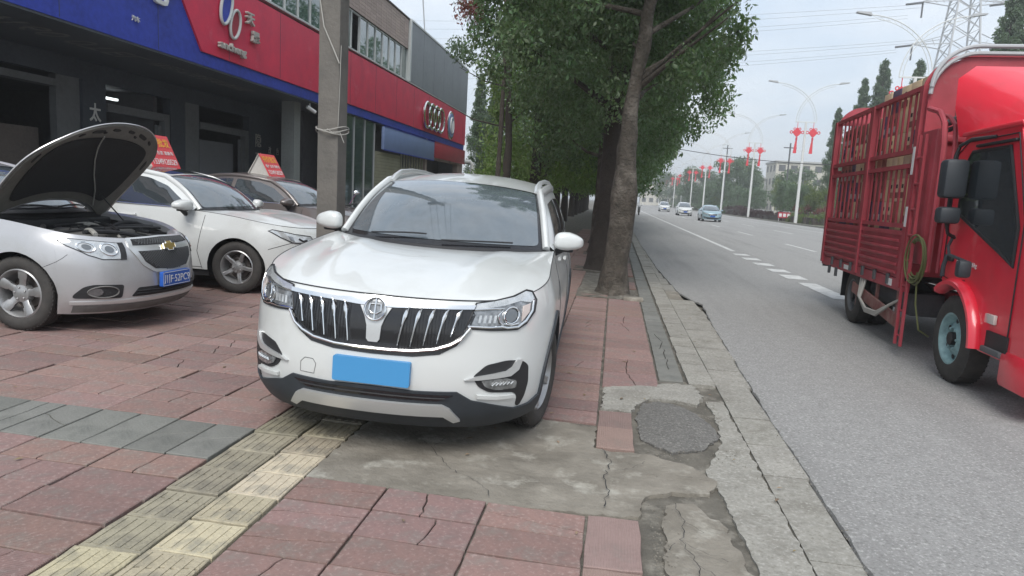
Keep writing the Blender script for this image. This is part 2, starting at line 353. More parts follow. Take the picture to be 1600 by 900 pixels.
def text_mesh(body, size=1, extrude=.01, offset=0):
    c = bpy.data.curves.new('t', 'FONT'); c.body = body; c.size = size; c.extrude = extrude; c.offset = offset; c.align_x = 'CENTER'; c.align_y = 'CENTER'; c.resolution_u = 3
    o = bpy.data.objects.new('t', c); COL.objects.link(o); bpy.context.view_layer.update()
    me = bpy.data.meshes.new_from_object(o.evaluated_get(bpy.context.evaluated_depsgraph_get())); bpy.data.objects.remove(o)
    return me
def text(name, body, m, parent, loc, xdir, updir, size=1, extrude=.01, w=None, h=None, offset=0, **kw):
    me = text_mesh(body, size, extrude, offset); me.materials.clear(); me.materials.append(m)
    co = np.empty(len(me.vertices) * 3); me.vertices.foreach_get('co', co); co = co.reshape(-1, 3)
    for ax, tgt in ((0, w), (1, h)):
        if tgt: lo, hi = co[:, ax].min(), co[:, ax].max(); co[:, ax] = (co[:, ax] - (lo + hi) / 2) * tgt / (hi - lo)
    me.vertices.foreach_set('co', co.ravel())
    o = bpy.data.objects.new(name, me); COL.objects.link(o); o.parent = parent
    x = Vector(xdir).normalized(); u = Vector(updir); z = x.cross(u).normalized(); u = z.cross(x)
    o.matrix_local = Matrix.Translation(loc) @ Matrix((x, u, z)).transposed().to_4x4()
    return setp(o, **kw)

# ------------------------------------------------------------------ wheels
def wheel(parent, x, y, r, rr, w, side, style='star', alloy=None, detail=1, turn=0):
    """axle along y; side = +1 when the outer face looks to +y"""
    n = 40 if detail else 20; s = side; h = w / 2
    t = MB(); pr = [(rr, h * .80), (rr + .012, h * .92), (rr + (r - rr) * .45, h * 1.02), (r - .03, h * .96), (r - .012, h * .86), (r, h * .70)]
    k = 5 if detail else 1
    mid = []
    for i in range(k + 1):
        q = h * .70 - i * h * 1.4 / k; mid += [(r, q)]
        if detail and 0 < i < k: mid[-1:] = [(r, q + .005), (r - .009, q + .004), (r - .009, q - .004), (r, q - .005)]
    pr = pr[:-1] + mid + [(a, -b) for a, b in pr[:-1][::-1]]
    t.lathe([(a, b * s) for a, b in pr], 'y', n=n, closed=True)
    if detail:
        for i in range(56):
            a = 2 * PI * i / 56; q = Matrix.Rotation(a, 4, 'Y')
            t.box(r - .008, r + .0008, h * .5, h * .80, -.007, .007, q); t.box(r - .008, r + .0008, -h * .80, -h * .5, -.007, .007, q)
    m = MB(); e = h * .80
    m.lathe([(rr + .004, e * s), (rr - .010, (e + .008) * s), (rr - .022, (e - .01) * s), (rr - .035, (e - .05) * s), (rr - .05, -e * s), (rr + .004, -e * s)], 'y', n=n)
    m.lathe([(0, (e - .005) * s), (.03, (e - .005) * s), (.045, (e - .012) * s), (.075, (e - .02) * s), (.085, (e - .045) * s), (.085, (e - .08) * s)], 'y', n=20)
    def spoke(a, da, w0, w1):
        q = Matrix.Rotation(a, 4, 'Y'); L_ = [(.05, 0, e - .028), (.12, da * .3, e - .018), (rr * .6, da * .7, e - .012), (rr - .018, da, e - .004)]
        ws = [w0, w0 * .9, (w0 + w1) / 2, w1]; vs = []
        for (xx, zz, yy), ww in zip(L_, ws):
            for dz, dy in ((-1, -.004), (-.55, .004), (.55, .004), (1, -.004), (.8, -.04), (-.8, -.04)): vs.append(q @ Vector((xx, (yy + dy) * s, zz + dz * ww)))
        fs = []
        for i in range(3):
            for k2 in range(6): fs.append((i * 6 + k2, i * 6 + (k2 + 1) % 6, (i + 1) * 6 + (k2 + 1) % 6, (i + 1) * 6 + k2))
        m.add(vs, fs)
    for i in range(5):
        a = 2 * PI * i / 5 + turn
        if style == 'star': spoke(a, 0, .034, .046)
        elif style == 'twin': spoke(a - .13, -.02, .019, .020); spoke(a + .13, .02, .019, .020)
        elif style == 'multi':
            for d in (-.2, 0, .2): spoke(a + d, d * .12, .011, .010)
        for_bolt = Vector((.052 * math.cos(a + .6), (e - .010) * s, .052 * math.sin(a + .6)))
        if detail: m.ball(for_bolt, .009, 4)
    wo = m.build('wheel', alloy or M_['alu'], parent, loc=(x, y, r))
    t.build('tyre', M_['rubber'], wo)
    d = MB(); d.lathe([(0, (e - .10) * s), (rr * .62, (e - .10) * s), (rr * .64, (e - .115) * s), (rr * .64, (e - .13) * s), (rr * .9, (e - .14) * s), (rr * .92, -e * .8 * s)], 'y', n=24)
    d.build('brake_disc', M_['disc'], wo)
    return wo
M_ = M

# ------------------------------------------------------------------ car builder
class Car: pass
def car(name, label, cat, loc, yaw, P, group=None, detail=1):
    c = Car(); c.P = P; g = c.root = thing(name, label, cat, loc, yaw, group, tilt=P.get('tilt', 0)); paint = P['paint']
    XF, WP, XA, NN = P['XF'], P['WP'], P['XA'], P['N']; XR, XB = P['XR'], P['XB']   # XR: rear profile (z, x); XB: where the rear rounding starts
    wb, Rw, Ra = P['wb'], P['Rw'], P['Ra']; zs = P['sill']
    top = lambda x: sinterp(-x, [(-a, b) for a, b in P['top']]) if False else sinterp(x, sorted(P['top']))
    W_ = lambda z: sinterp(z, WP); XFz = lambda z: sinterp(z, XF); XRz = lambda z: sinterp(z, XR)
    def FX(y, z):
        w = W_(z); t = min(abs(y) / w, 1); return XA + (XFz(z) - XA) * (1 - t ** NN) ** (1 / NN)
    c.front = lambda y, z: (FX(y, z), y, z)
    taper = lambda x: 1 - P.get('tap', .02) * max(0, (-x - 1.4) / 2.4) ** 2
    def sy_(x, z):
        w = W_(z)
        if x <= XA: return w * taper(x)
        return w * max(0, 1 - min(1, (x - XA) / (XFz(z) - XA)) ** NN) ** (1 / NN)
    def around(th, z):      # th in -1..1 runs round the nose from side to side
        w = W_(z); a = abs(th) * PI / 2; return (XA + (XFz(z) - XA) * max(0, math.cos(a)) ** (2 / NN), math.copysign(w * math.sin(a) ** (2 / NN), th), z)
    c.around = around; c.th = lambda y, z: math.copysign(math.asin(min(1, (abs(y) / W_(z)) ** (NN / 2))) * 2 / PI, y)
    c.sideL = lambda x, z: (x, sy_(x, z), z); c.sideR = lambda x, z: (x, -sy_(x, z), z)
    # columns round the plan, from nose centre to tail centre
    cols = []
    nf = 26 if detail else 10
    for i in range(nf):
        th = PI / 2 * i / nf; cols.append(('f', math.cos(th) ** (2 / NN), math.sin(th) ** (2 / NN)))
    xs = list(np.arange(XA, XB, -.07 if detail else -.15)) + [XB]
    for ax in (0, -wb):
        for dx in np.linspace(-1, 1, 25 if detail else 13):
            x = ax + dx * Ra
            if XB < x < XA: xs.append(x)
        for q in (1.0005, -1.0005):
            if XB < ax + q * Ra < XA: xs.append(ax + q * Ra)
    xs = sorted(set(round(x, 5) for x in xs if XB <= x <= XA), reverse=True)
    cols += [('s', x, 0) for x in xs]
    nr = 14 if detail else 6
    for i in range(1, nr + 1):
        th = PI / 2 * (1 - i / nr); cols.append(('r', math.cos(th) ** (2 / 3.0), math.sin(th) ** (2 / 3.0)))
    # extra front columns exactly at the arch edge
    fr = Ra / (XFz(.45) - XA) - XA / (XFz(.45) - XA)
    if 0 < fr < 1:
        for q in (fr * .9985, fr * 1.0015, fr * .97, fr * .93):
            y = (1 - q ** NN) ** (1 / NN); cols.append(('f', q, y))
    cols.sort(key=lambda k: {'f': 0 - k[1], 's': 1 - k[1] * .01, 'r': 2 + k[1]}[k[0]])
    def cpos(k, z):
        w = W_(z)
        if k[0] == 'f': return (XA + (XFz(z) - XA) * k[1], w * k[2])
        if k[0] == 's': return (k[1], w * taper(k[1]))
        return (XB + (XRz(z) - XB) * k[1], w * taper(XB) * k[2])
    rows = 18 if detail else 8
    T = []; Pm = []
    for k in cols:
        x45 = cpos(k, .45)[0]
        zt = top(cpos(k, P.get('zref', .9))[0]) - P.get('nosedrop', 0) * 0
        zl = zs(x45) if callable(zs) else zs
        for ax in (0, -wb):
            d = x45 - ax
            if abs(d) < Ra: zl = Rw + math.sqrt(max(0, Ra * Ra - d * d)) * P.get('archk', 1)
        col = []
        for i in range(rows + 1):
            z = zl + (zt - zl) * i / rows; x, y = cpos(k, z); col.append(Vector((x, y, z)))
        Pm.append(col); T.append(col[-1])
    b = MB(); b.grid(Pm); b.grid([[Vector((p.x, -p.y, p.z)) for p in col] for col in Pm])
    b.build('body', paint, g, smooth=30, merge=.0008)
    c.T = T
    # arches: inner liners
    for ax in (0, -wb):
        for sd_ in (1, -1):
            q = MB(); yi = sd_ * (P['W'] / 2 - .34); rg = []
            for t in np.linspace(-.25, PI + .25, 34):
                x_, z_ = ax + (Ra + .002) * math.cos(t), Rw + (Ra + .002) * math.sin(t); rg.append([Vector((x_, sd_ * (sy_(x_, max(.2, z_)) - .014), z_)), Vector((x_, yi, z_)), Vector((ax, yi, Rw))])
            q.grid(rg); q.build('wheel_arch_liner', M_['black'], g, smooth=60, norm=False)
    u = MB(); u.box(-wb + Ra, -Ra, -P['W'] / 2 + .06, P['W'] / 2 - .06, .19, .35); u.box(Ra, XFz(.4) - .36, -P['W'] / 2 + .36, P['W'] / 2 - .36, .2, .4); u.box(XRz(.4) + .2, -wb - Ra, -P['W'] / 2 + .2, P['W'] / 2 - .2, .24, .45)
    u.build('underbody', M_['black'], g)
    # cowl, header, roof curves
    cx, cz, csx, csy, csz = P['cowl']; hx, hz, hsx, hsy, hsz = P['header']
    rx, rz_, rsx, rsy, rsz = P['rearhead']; bx, bz, bsx, bsy, bsz = P['rearbase']
    def cur(a, u): (x0, z0, xs_, ys_, zs_) = a; return Vector((x0 + (xs_ - x0) * abs(u) ** 2.2, ys_ * u, z0 + (zs_ - z0) * abs(u) ** 2.4))
    def roofrail(t):   # t: 0 header side -> 1 rear header side
        x = hsx + (rsx - hsx) * t; return Vector((x, hsy + (rsy - hsy) * t + P['railbow'][0] * math.sin(PI * t), hsz + (rsz - hsz) * t + P['railbow'][1] * math.sin(PI * t)))
    def coons(c0, c1, s0, s1, bul):   # c(u) front/back, s(v) sides for u=+1 ; s symmetric
        def f(u, v):
            a = c0(u) * (1 - v) + c1(u) * v; uu = u
            l_ = s0(v); r_ = Vector((l_.x, -l_.y, l_.z)); A = (l_ * (1 + uu) / 2 + r_ * (1 - uu) / 2)
            l0, l1 = c0(1), c1(1); r0, r1 = c0(-1), c1(-1)
            B = (l0 * (1 + uu) / 2 + r0 * (1 - uu) / 2) * (1 - v) + (l1 * (1 + uu) / 2 + r1 * (1 - uu) / 2) * v
            return a + A - B + bul * (1 - uu * uu) * 4 * v * (1 - v)
        return f
    nU = 24 if detail else 10
    apil = lambda v: Vector((csx, csy, csz)).lerp(Vector((hsx, hsy, hsz)), v) + Vector((.02, .0, .035)) * math.sin(PI * v) * P.get('abow', 1)
    cpil = lambda v: Vector((rsx, rsy, rsz)).lerp(Vector((bsx, bsy, bsz)), v) + Vector((-.02, 0, .03)) * math.sin(PI * v)
    c.ws = coons(lambda u: cur(P['cowl'], u), lambda u: cur(P['header'], u), apil, None, Vector((.03, 0, .04)))
    c.rf = coons(lambda u: cur(P['header'], u), lambda u: cur(P['rearhead'], u), roofrail, None, Vector((0, 0, P.get('crown', .03))))
    c.rw = coons(lambda u: cur(P['rearhead'], u), lambda u: cur(P['rearbase'], u), cpil, None, Vector((-.03, 0, .03)))
    G = lambda f, nu, nv: [[f(-1 + 2 * i / nu, j / nv) for j in range(nv + 1)] for i in range(nu + 1)]
    rt = G(c.rf, nU, nU)
    m = MB(); m.grid(rt); m.build('roof', paint, g)
    m = MB(); fr_ = .955
    # windscreen: painted pillars beside it, glass on top
    m.grid(G(c.ws, nU, 12)); m.build('windscreen_surround', M_['blackgloss'], g)
    m = MB(); patch(m, rounded([(-.93, .05), (.93, .05), (.935, .955), (-.935, .955)], .05), lambda u, v: c.ws(u, v), .004, -.002, .1, sign=P.get('wss', 1)); m.build('windscreen', M_['wglass'], g)
    m = MB(); m.grid(G(c.rw, nU, 10)); m.build('rear_window', M_['glass'], g)
    # A pillars as beads along the edge
    m = MB()
    for sg in (1, -1):
        pts = []
        for i in range(13):
            v = i / 12; p = apil(v); q = Vector((p.x, p.y * sg, p.z)); pts.append(q)
        for i in range(1, 15):
            p = roofrail(i / 14); pts.append(Vector((p.x, p.y * sg, p.z)))
        for i in range(1, 9):
            p = cpil(i / 8); pts.append(Vector((p.x, p.y * sg, p.z)))
        m.tube(pts, [P.get('pill', .045)] * len(pts), n=10, r2=.03, ref=(0, sg, 0))
    m.build('window_pillars', paint, g)
    # side of the cabin: y from x, z
    tops = [(p.x, p.z) for p in ([apil(i / 8) for i in range(9)] + [roofrail(i / 10) for i in range(1, 11)] + [cpil(i / 6) for i in range(1, 7)])]
    topy = [(p.x, p.y) for p in ([apil(i / 8) for i in range(9)] + [roofrail(i / 10) for i in range(1, 11)] + [cpil(i / 6) for i in range(1, 7)])]
    tz = sorted(tops); ty = sorted(topy)
    # belt edge from the body's top curve
    bt = sorted([(p.x, p.z, p.y) for p in T if bsx - .02 <= p.x <= csx + .05])
    beltz = lambda x: interp(x, [(a, b) for a, b, d in bt]); belty = lambda x: interp(x, [(a, d) for a, b, d in bt])
    def cab(sg):
        def f(x, z):
            z0, z1, y0, y1 = beltz(x), interp(x, tz), belty(x), interp(x, ty)
            t = (z - z0) / max(.05, z1 - z0); t = max(-.2, min(1.2, t))
            return (x, sg * (y0 + (y1 - y0) * t + .035 * 4 * max(0, t) * max(0, 1 - t) * min(1, (z1 - z0) / .4)), z)
        return f
    c.cab = cab
    for sg in (1, -1):
        xs2 = np.linspace(csx - .03, bsx + .03, 34 if detail else 14)
        m = MB(); m.grid([[Vector(cab(sg)(x, beltz(x) + (interp(x, tz) - beltz(x)) * j / 8)) for j in range(9)] for x in xs2]); m.build('cabin_side', paint, g)
        for pl in P['windows']:
            m = MB(); patch(m, rounded(pl, .03, 3), cab(sg), .006, -.01, .12, sign=-sg if True else sg); m.build('side_window', M_['glass'], g)
        if P.get('trim'):
            m = MB(); bead(m, P['trim'], cab(sg), .010, .006, .008, sign=-sg); m.build('window_trim', P.get('trimmat', M_['chrome']), g)
    # shelf from body top inwards (closes the gap between the body top curve and cabin / hood)
    iC = min(range(len(T)), key=lambda i: abs(T[i].x - csx) + (0 if T[i].y > .3 else 9))
    kc = [i for i in range(len(T)) if T[i].y < P['hoodcorner']][-1] if not P.get('kc') else P['kc']
    kc = max(i for i in range(len(T)) if T[i].x > 0 and T[i].y <= P['hoodcorner'])
    side = T[kc:iC + 1]; lead = [Vector((p.x, -p.y, p.z)) for p in T[1:kc + 1][::-1]] + T[:kc + 1]
    def pl_at(lst, t):
        d = [0]; 
        for a, b2 in zip(lst, lst[1:]): d.append(d[-1] + (b2 - a).length)
        q = t * d[-1]
        for i in range(len(lst) - 1):
            if q <= d[i + 1] + 1e-9: return lst[i].lerp(lst[i + 1], (q - d[i]) / max(1e-9, d[i + 1] - d[i]))
        return lst[-1].copy()
    c.lead = lambda u: pl_at(lead, (u + 1) / 2); s_ = T[iC]
    cow = lambda u: Vector((cx + .03 + (s_.x - cx - .03) * abs(u) ** 2.4, s_.y * u, cz - .02 + (s_.z - cz + .02) * abs(u) ** 2.0))
    hd = coons(c.lead, cow, lambda v: pl_at(side, v), None, Vector((0, 0, 0)))
    def hood(u, v):
        p = hd(u, v); k = 1 - abs(u) ** 3
        p.z += P['hoodcrown'] * k * math.sin(PI * min(1, v * 1.0)) ** .7
        for (uc, wd, hh) in P.get('creases', []):
            for sg in (1, -1):
                d = (u - sg * (uc + P.get('crslope', .12) * (v - .5))) / wd; p.z += hh * math.exp(-d * d) * math.sin(PI * v) ** .6
        return p
    c.hood = hood
    if P.get('openhood'):
        pass
    else:
        m = MB(); m.grid(G(hood, 48 if detail else 12, 36 if detail else 10)); m.build('hood', paint, g, smooth=60)
        m = MB(); e = [hood(-1 + 2 * i / 40, 0) for i in range(41)]; m.tube([p + Vector((.003, 0, .0)) for p in e], .0035, n=6)
        for sg in (1, -1): m.tube([Vector((p.x, p.y * sg, p.z + .001)) for p in side], .0028, n=6)
        if detail: m.build('hood_gap', M_['black'], g)
    m = MB(); m.grid([[cow(u) + (Vector(c.ws(u, .06)) - cow(u)) * t + Vector((0, 0, -.012)) for t in (0, .5, 1)] for u in np.linspace(-1, 1, 25)]); m.build('cowl_panel', M_['black'], g)
    # tail deck
    iB = min(range(len(T)), key=lambda i: abs(T[i].x - bsx) + (0 if T[i].y > .3 else 9)); tail = T[iB:]
    m = MB(); rb = lambda u: cur(P['rearbase'], u)
    m.grid([[Vector((p.x, p.y * u, p.z + .03 * (1 - u * u))) for u in np.linspace(-1, 1, 13)] for p in tail]); 
    if len(tail) > 2: m.grid([[rb(u) for u in np.linspace(-1, 1, 13)], [Vector((tail[0].x, tail[0].y * u, tail[0].z + .03 * (1 - u * u))) for u in np.linspace(-1, 1, 13)]])
    m.build('tail_deck', paint, g)
    # wheels
    for ax in (0, -wb):
        for sg in (1, -1):
          wo_ = wheel(g, ax, sg * P['track'], Rw, P['rim'], P['tw'], sg, P['style'], P.get('alloy'), detail, P.get('turn', .3))
          if ax == 0 and P.get('steer'): wo_.rotation_euler = (0, 0, P['steer'])
    # mirrors
    mx_, my_, mz_ = P['mirror']; ms = P.get('mirs', (.10, .13, .085))
    for sg in (1, -1):
        m = MB(); b2 = bmesh.new(); bmesh.ops.create_uvsphere(b2, u_segments=20, v_segments=14, radius=1)
        vs = []
        for v in b2.verts:
            q = Vector([math.copysign(abs(t) ** .62, t) for t in v.co]); q.x *= (1.0 if q.x > 0 else .35)
            q.z *= 1 - .38 * (q.y * sg > 0) * abs(q.y); q.z = q.z if q.z > 0 else q.z * .72; vs.append((mx_ + q.x * ms[0] - .03 * q.y * sg, sg * my_ + q.y * ms[1], mz_ + q.z * ms[2]))
        b2.verts.index_update(); m.add(vs, [[v.index for v in f.verts] for f in b2.faces]); b2.free()
        mo = m.build('mirror', paint, g, smooth=70)
        m = MB(); m.bar((mx_ - .02, sg * (my_ - ms[1] - .06), mz_ - .13), (mx_ - .01, sg * (my_ - .04), mz_ - .05), .05, .05, bev=.015); m.box(mx_ - .035, mx_ + .04, sg * (my_ - ms[1] * .85), sg * (my_ + ms[1] * .35), mz_ - ms[2] * .88, mz_ - ms[2] * .55, bev=.012); m.build('mirror_arm', M_['black'], mo)
    # side details
    for sg, fn in ((1, c.sideL), (-1, c.sideR)):
        for x0, z0, x1, z1 in P['doorlines'] if detail else (): m = MB(); bead(m, [(x0, z0), (x1, z1)], fn, .0035, .002, .0005, sign=-sg); m.build('door_gap', M_['black'], g)
        for hx_, hz_ in P['handles']:
            m = MB(); bead(m, [(hx_ - .10, hz_), (hx_ + .10, hz_ + .004)], fn, .016, .014, .022, sign=-sg); m.build('door_handle', P.get('handlemat', paint), g)
        if P.get('clad'):
            m = MB(); cw = P['clad']
            for ax in (0, -wb):
                def arc(r_): return [(ax + r_ * math.cos(t), Rw + r_ * math.sin(t)) for t in np.linspace(-.28, PI + .28, 30)]
                o = arc(Ra - .005); q = arc(Ra + cw)
                for i in range(29): patch(m, [o[i], o[i + 1], q[i + 1], q[i]], fn, .012, -.02, .2, sign=-sg)
            patch(m, [(-wb + Ra + .02, .2), (-Ra - .02, .2), (-Ra - .02, .34), (-wb + Ra + .02, .34)], fn, .012, -.02, .2, sign=-sg)
            m.build('side_cladding', M_['cladding'], g)
    return c
# ------------------------------------------------------------------ the white SUV in front
SUV = dict(paint=M['white'], XF=[(.18,.80),(.28,.89),(.40,.93),(.52,.935),(.65,.92),(.80,.90),(.90,.86),(.96,.79),(1.02,.66)],
 WP=[(.18,.86),(.3,.91),(.5,.925),(.7,.925),(.85,.91),(.95,.88),(1.05,.85),(1.15,.82),(1.25,.79)], XA=.05, N=2.5,
 XR=[(.2,-3.55),(.4,-3.68),(.7,-3.70),(1.0,-3.62),(1.2,-3.55)], XB=-3.1, wb=2.77, Rw=.345, Ra=.395, rim=.232, tw=.225, track=.775, W=1.85, style='multi', alloy=M['alu'], turn=.2,
 sill=lambda x: .30 if -2.4 < x < -.35 else (.225 if x > 0 else .30), top=[(.95,.895),(.86,.905),(.7,.915),(.45,.955),(.2,.995),(-.1,1.035),(-.45,1.075),(-.75,1.10),(-1.6,1.13),(-2.6,1.165),(-3.3,1.20),(-3.8,1.21)],
 cowl=(-.42,1.085,-.70,.775,1.10), header=(-1.17,1.552,-1.32,.645,1.505), rearhead=(-3.35,1.57,-3.3,.60,1.53), rearbase=(-3.62,1.20,-3.45,.72,1.20), railbow=(.035,.05), crown=.035, pill=.042,
 windows=[[(-.98,1.165),(-1.37,1.43),(-1.80,1.47),(-1.80,1.165)],[(-1.88,1.165),(-1.88,1.475),(-2.60,1.47),(-2.68,1.19)],[(-2.76,1.20),(-2.70,1.46),(-3.10,1.43),(-3.25,1.26)]],
 trim=[(-.85,1.135),(-1.8,1.148),(-2.7,1.172),(-3.3,1.23)], hoodcorner=.79, hoodcrown=.040, creases=[(.50,.10,.026),(.80,.10,.014)], crslope=.22,
 mirror=(-.80,.935,1.165), mirs=(.09,.11,.080), doorlines=[(-.42,.36,-.60,.95),(-.60,.95,-.62,1.06),(-1.86,.34,-1.88,1.12),(-2.42,.72,-2.85,1.14),(-.32,.80,-.60,.92)], handles=[(-1.55,.98),(-2.55,1.01)], clad=.032, tilt=.032, steer=R(-11))
suv = car('suv', 'white SUV with a slatted chrome grille and blank light blue number plate, parked in front', 'car', (-1.272, 4.39, gz(-1.27) + .004), R(-88.2), SUV)
def suv_front():
    g = suv.root; F = suv.front
    def both(name, poly, m, off, back=-.012, step=.05, r=0, parent=None, single=False):
        os = []
        for sg in (1,) if single else (1, -1):
            pl = rounded(poly, r) if r else poly; pl = pl if sg > 0 else mir(pl)
            q = MB(); patch(q, pl, F, off, back, step, sign=1); os.append(q.build(name, m, parent or g, smooth=40))
        return os
    # lower bumper in dark plastic and the silver skid plate
    A_ = lambda pl: [(suv.th(a, b), b) for a, b in pl]
    q = MB(); half = [(0,.425),(.24,.418),(.46,.422),(.535,.372),(.75,.298),(.82,.305)]
    half = A_(half) + [(.76,.335),(.79,.335),(.79,.225)] + A_([(.6,.195),(0,.19)])
    patch(q, half + [(-a, b) for a, b in half[::-1] if a > 0], suv.around, .012, -.02, .04); q.build('lower_bumper', M['cladding'], g)
    q = MB(); patch(q, [(.44,.405),(-.44,.405),(-.36,.37),(.36,.37)], F, .016, 0, .05); q.build('lower_intake', M['blackgloss'], g)
    q = MB(); bead(q, [(-.40,.388),(.40,.388)], F, .004, .006, .018); q.build('intake_bar', M['black'], g)
    q = MB(); h2 = [(0,.348),(.22,.350),(.385,.352),(.425,.33),(.475,.262),(.44,.250),(.39,.287),(.20,.285),(0,.283)]
    patch(q, h2 + [(-a, b) for a, b in h2[::-1] if a > 0], F, .030, .0, .04); q.build('skid_plate', M['silverplastic'], g)
    # fog lamp wells
    both('fog_lamp_well', [(.535,.505),(.60,.568),(.70,.588),(.775,.580),(.81,.545),(.815,.44),(.80,.36),(.775,.305),(.757,.31),(.765,.37),(.745,.40),(.62,.415),(.565,.45)], M['black'], .004, r=.02)
    both('fog_lamp', [(.575,.485),(.70,.490),(.755,.467),(.752,.425),(.65,.427),(.60,.447)], M['lampdark'], .010, r=.012)
    for sg in (1, -1):
        q = MB()
        for k in range(6): bead(q, [(sg * (.63 + k * .018), .455), (sg * (.642 + k * .018), .468)], F, .004, .005, .016)
        q.build('fog_lamp_diode', M['lampglass'], g)
        q = MB(); patch(q, [(sg * a, b) for a, b in ((.492,.488),(.56,.488),(.65,.494),(.72,.500),(.757,.53),(.772,.585),(.745,.588),(.728,.550),(.70,.530),(.62,.518),(.55,.508))], F, .016, 0, .03); q.build('fog_lamp_trim', M['silverplastic'], g)
        q = MB(); patch(q, [(sg * a, b) for a, b in ((.56,.405),(.66,.392),(.745,.388),(.752,.368),(.66,.372),(.56,.385))], F, .016, 0, .03); q.build('bumper_lip', M['white'], g)
                    # grille
    G = [(0,.880),(.10,.878),(.217,.868),(.40,.872),(.500,.876),(.497,.84),(.467,.752),(.42,.695),(.34,.652),(.21,.634),(0,.630)]
    full = G + [(-a, b) for a, b in G[::-1] if a > 0]
    q = MB(); o = [(a * 1.045, .875 - (.875 - b) * 1.14) for a, b in full if b < .87] ; patch(q, [(-.50,.876)] + o[::-1][::1] + [(.50,.876)] if False else [(.51,.85)] + o + [(-.51,.85)], F, .004, -.01, .05); q.build('grille_surround', M['blackgloss'], g)
    q = MB(); patch(q, full, F, .008, -.03, .05); q.build('grille', M['blackgloss'], g)
    q = MB()
    for a in np.arange(.14, .48, .0165):
        lo = interp(a, [(.1,.64),(.21,.645),(.34,.662),(.42,.705),(.467,.76),(.49,.82)])
        for sg in (1, -1): bead(q, [(sg * a, .862), (sg * a, lo)], F, .0022, .003, .008)
    q.build('grille_fins', M['blackgloss'], g)['kind'] = 'stuff'
    for k in range(5):
        for sg in (1, -1):
            a0 = .158 + k * .067; b0 = .838; lo = interp(a0 - .02, [(.1,.652),(.21,.655),(.34,.680),(.42,.73),(.467,.77)])
            zz_ = np.linspace(b0 + .018, lo, 14); q = MB(); bead(q, [(sg * (a0 + .022 - .046 * ((b0 + .018 - z_) / (b0 + .018 - lo)) ** .6), z_) for z_ in zz_], F, lambda t: (.0060 * (1 - .2 * t) + .0080 * math.exp(-((t - .22) / .13) ** 2)) * min(1, t * 12 + .15), .012, .018, step=.012)
            q.build('grille_slat', M['chrome'], g)
    q = MB(); low = [(.497,.768),(.455,.708),(.405,.676),(.33,.648),(.21,.630),(.07,.625),(0,.625)]
    bead(q, low + [(-a, b) for a, b in low[::-1][1:]], F, .0095, .010, .016); q.build('grille_chrome_frame', M['chrome'], g)
    q = MB(); tp = [(0,.893),(.07,.892),(.125,.880),(.217,.872),(.37,.876),(.512,.882)]; bt = [(.505,.862),(.37,.857),(.20,.852),(.115,.846),(.0,.842)]
    hf = tp + bt; patch(q, hf + [(-a, b) for a, b in (tp + bt)[::-1]][0:-0 or None], F, .020, .0, .04); q.build('grille_top_bar', M['chrome'], g)
    q = MB(); patch(q, [(.085,.842),(.055,.79),(.040,.745),(.036,.675),(.024,.660),(-.024,.660),(-.036,.675),(-.040,.745),(-.055,.79),(-.085,.842)], F, .020, -.0, .03); q.build('grille_centre_piece', M['silverplastic'], g)
    # round emblem
    C0 = (0.0, .826); E_ = lambda r, k=28: [(C0[0] + r * math.cos(t), C0[1] + r * .93 * math.sin(t)) for t in np.linspace(0, 2 * PI, k, endpoint=False)]
    q = MB(); patch(q, E_(.056), F, .026, .0, .03); em = q.build('badge', M['lampdark'], g)
    q = MB(); bead(q, E_(.056), F, .006, .009, .030, closed=True); bead(q, [(0, .878), (0, .775)], F, .005, .006, .030)
    bead(q, [(-.030, .850), (-.034, .820), (-.012, .806), (.012, .806), (.034, .820), (.030, .850)], F, .0048, .006, .030); bead(q, [(-.030, .850), (.030, .850)], F, .004, .005, .030); q.build('badge_ring', M['chrome'], em)
    # number plate
    q = MB(); p_ = lambda y, z: (.953, y, z); patch(q, rounded([(-.205,.437),(.217,.437),(.217,.572),(-.205,.572)], .012), p_, .004, -.03, .1); q.build('number_plate', M['bluepl'], g)
    q = MB(); bead(q, [(-.41,.445),(-.325,.445),(-.315,.50),(-.335,.525),(-.385,.525),(-.41,.50)], F, .0015, .0008, .001, closed=True); q.build('tow_cover_seam', M['black'], g)
    # headlamps
    H = [(.480,.768),(.60,.760),(.735,.758),(.776,.785),(.812,.845),(.814,.905),(.785,.950),(.755,.958),(.695,.930),(.60,.908),(.515,.895)]
    for o in both('headlight', H, M['lampdark'], .004, -.01, .04): pass
    for sg in (1, -1):
        f2 = (lambda a, b, sg=sg: F(sg * a, b)); s2 = sg
        q = MB(); patch(q, [(.518,.892),(.60,.905),(.70,.926),(.752,.952),(.782,.944),(.80,.91),(.785,.895),(.73,.905),(.66,.885),(.56,.868),(.512,.862)], f2, .009, 0, .03, sign=s2); q.build('headlight_upper_lens', M['lampglass'], g)
        q = MB(); bead(q, H, f2, .0055, .006, .005, closed=True, sign=s2); q.build('headlight_rim', M['black'], g)
        q = MB(); bead(q, [(.484,.776),(.60,.772),(.655,.775),(.68,.768),(.735,.770),(.772,.80),(.798,.85),(.798,.90)], f2, .0075, .006, .010, sign=s2); bead(q, [(.51,.862),(.60,.868),(.655,.868),(.63,.835),(.64,.80),(.66,.782)], f2, .0055, .006, .010, sign=s2); q.build('headlight_chrome', M['chrome'], g)
        cc = (.695, .832); q = MB(); rr_ = lambda r: [(cc[0] + r * .85 * math.cos(t), cc[1] + r * math.sin(t)) for t in np.linspace(0, 2 * PI, 22, endpoint=False)]
        patch(q, rr_(.034), f2, .012, 0, .02, sign=s2); q.build('projector_lens', M['lens'], g)
        q = MB(); bead(q, rr_(.042), f2, .006, .008, .010, closed=True, sign=s2); bead(q, [(.66,.79),(.70,.782),(.735,.79)], f2, .006, .006, .010, sign=s2); q.build('projector_ring', M['chrome'], g)
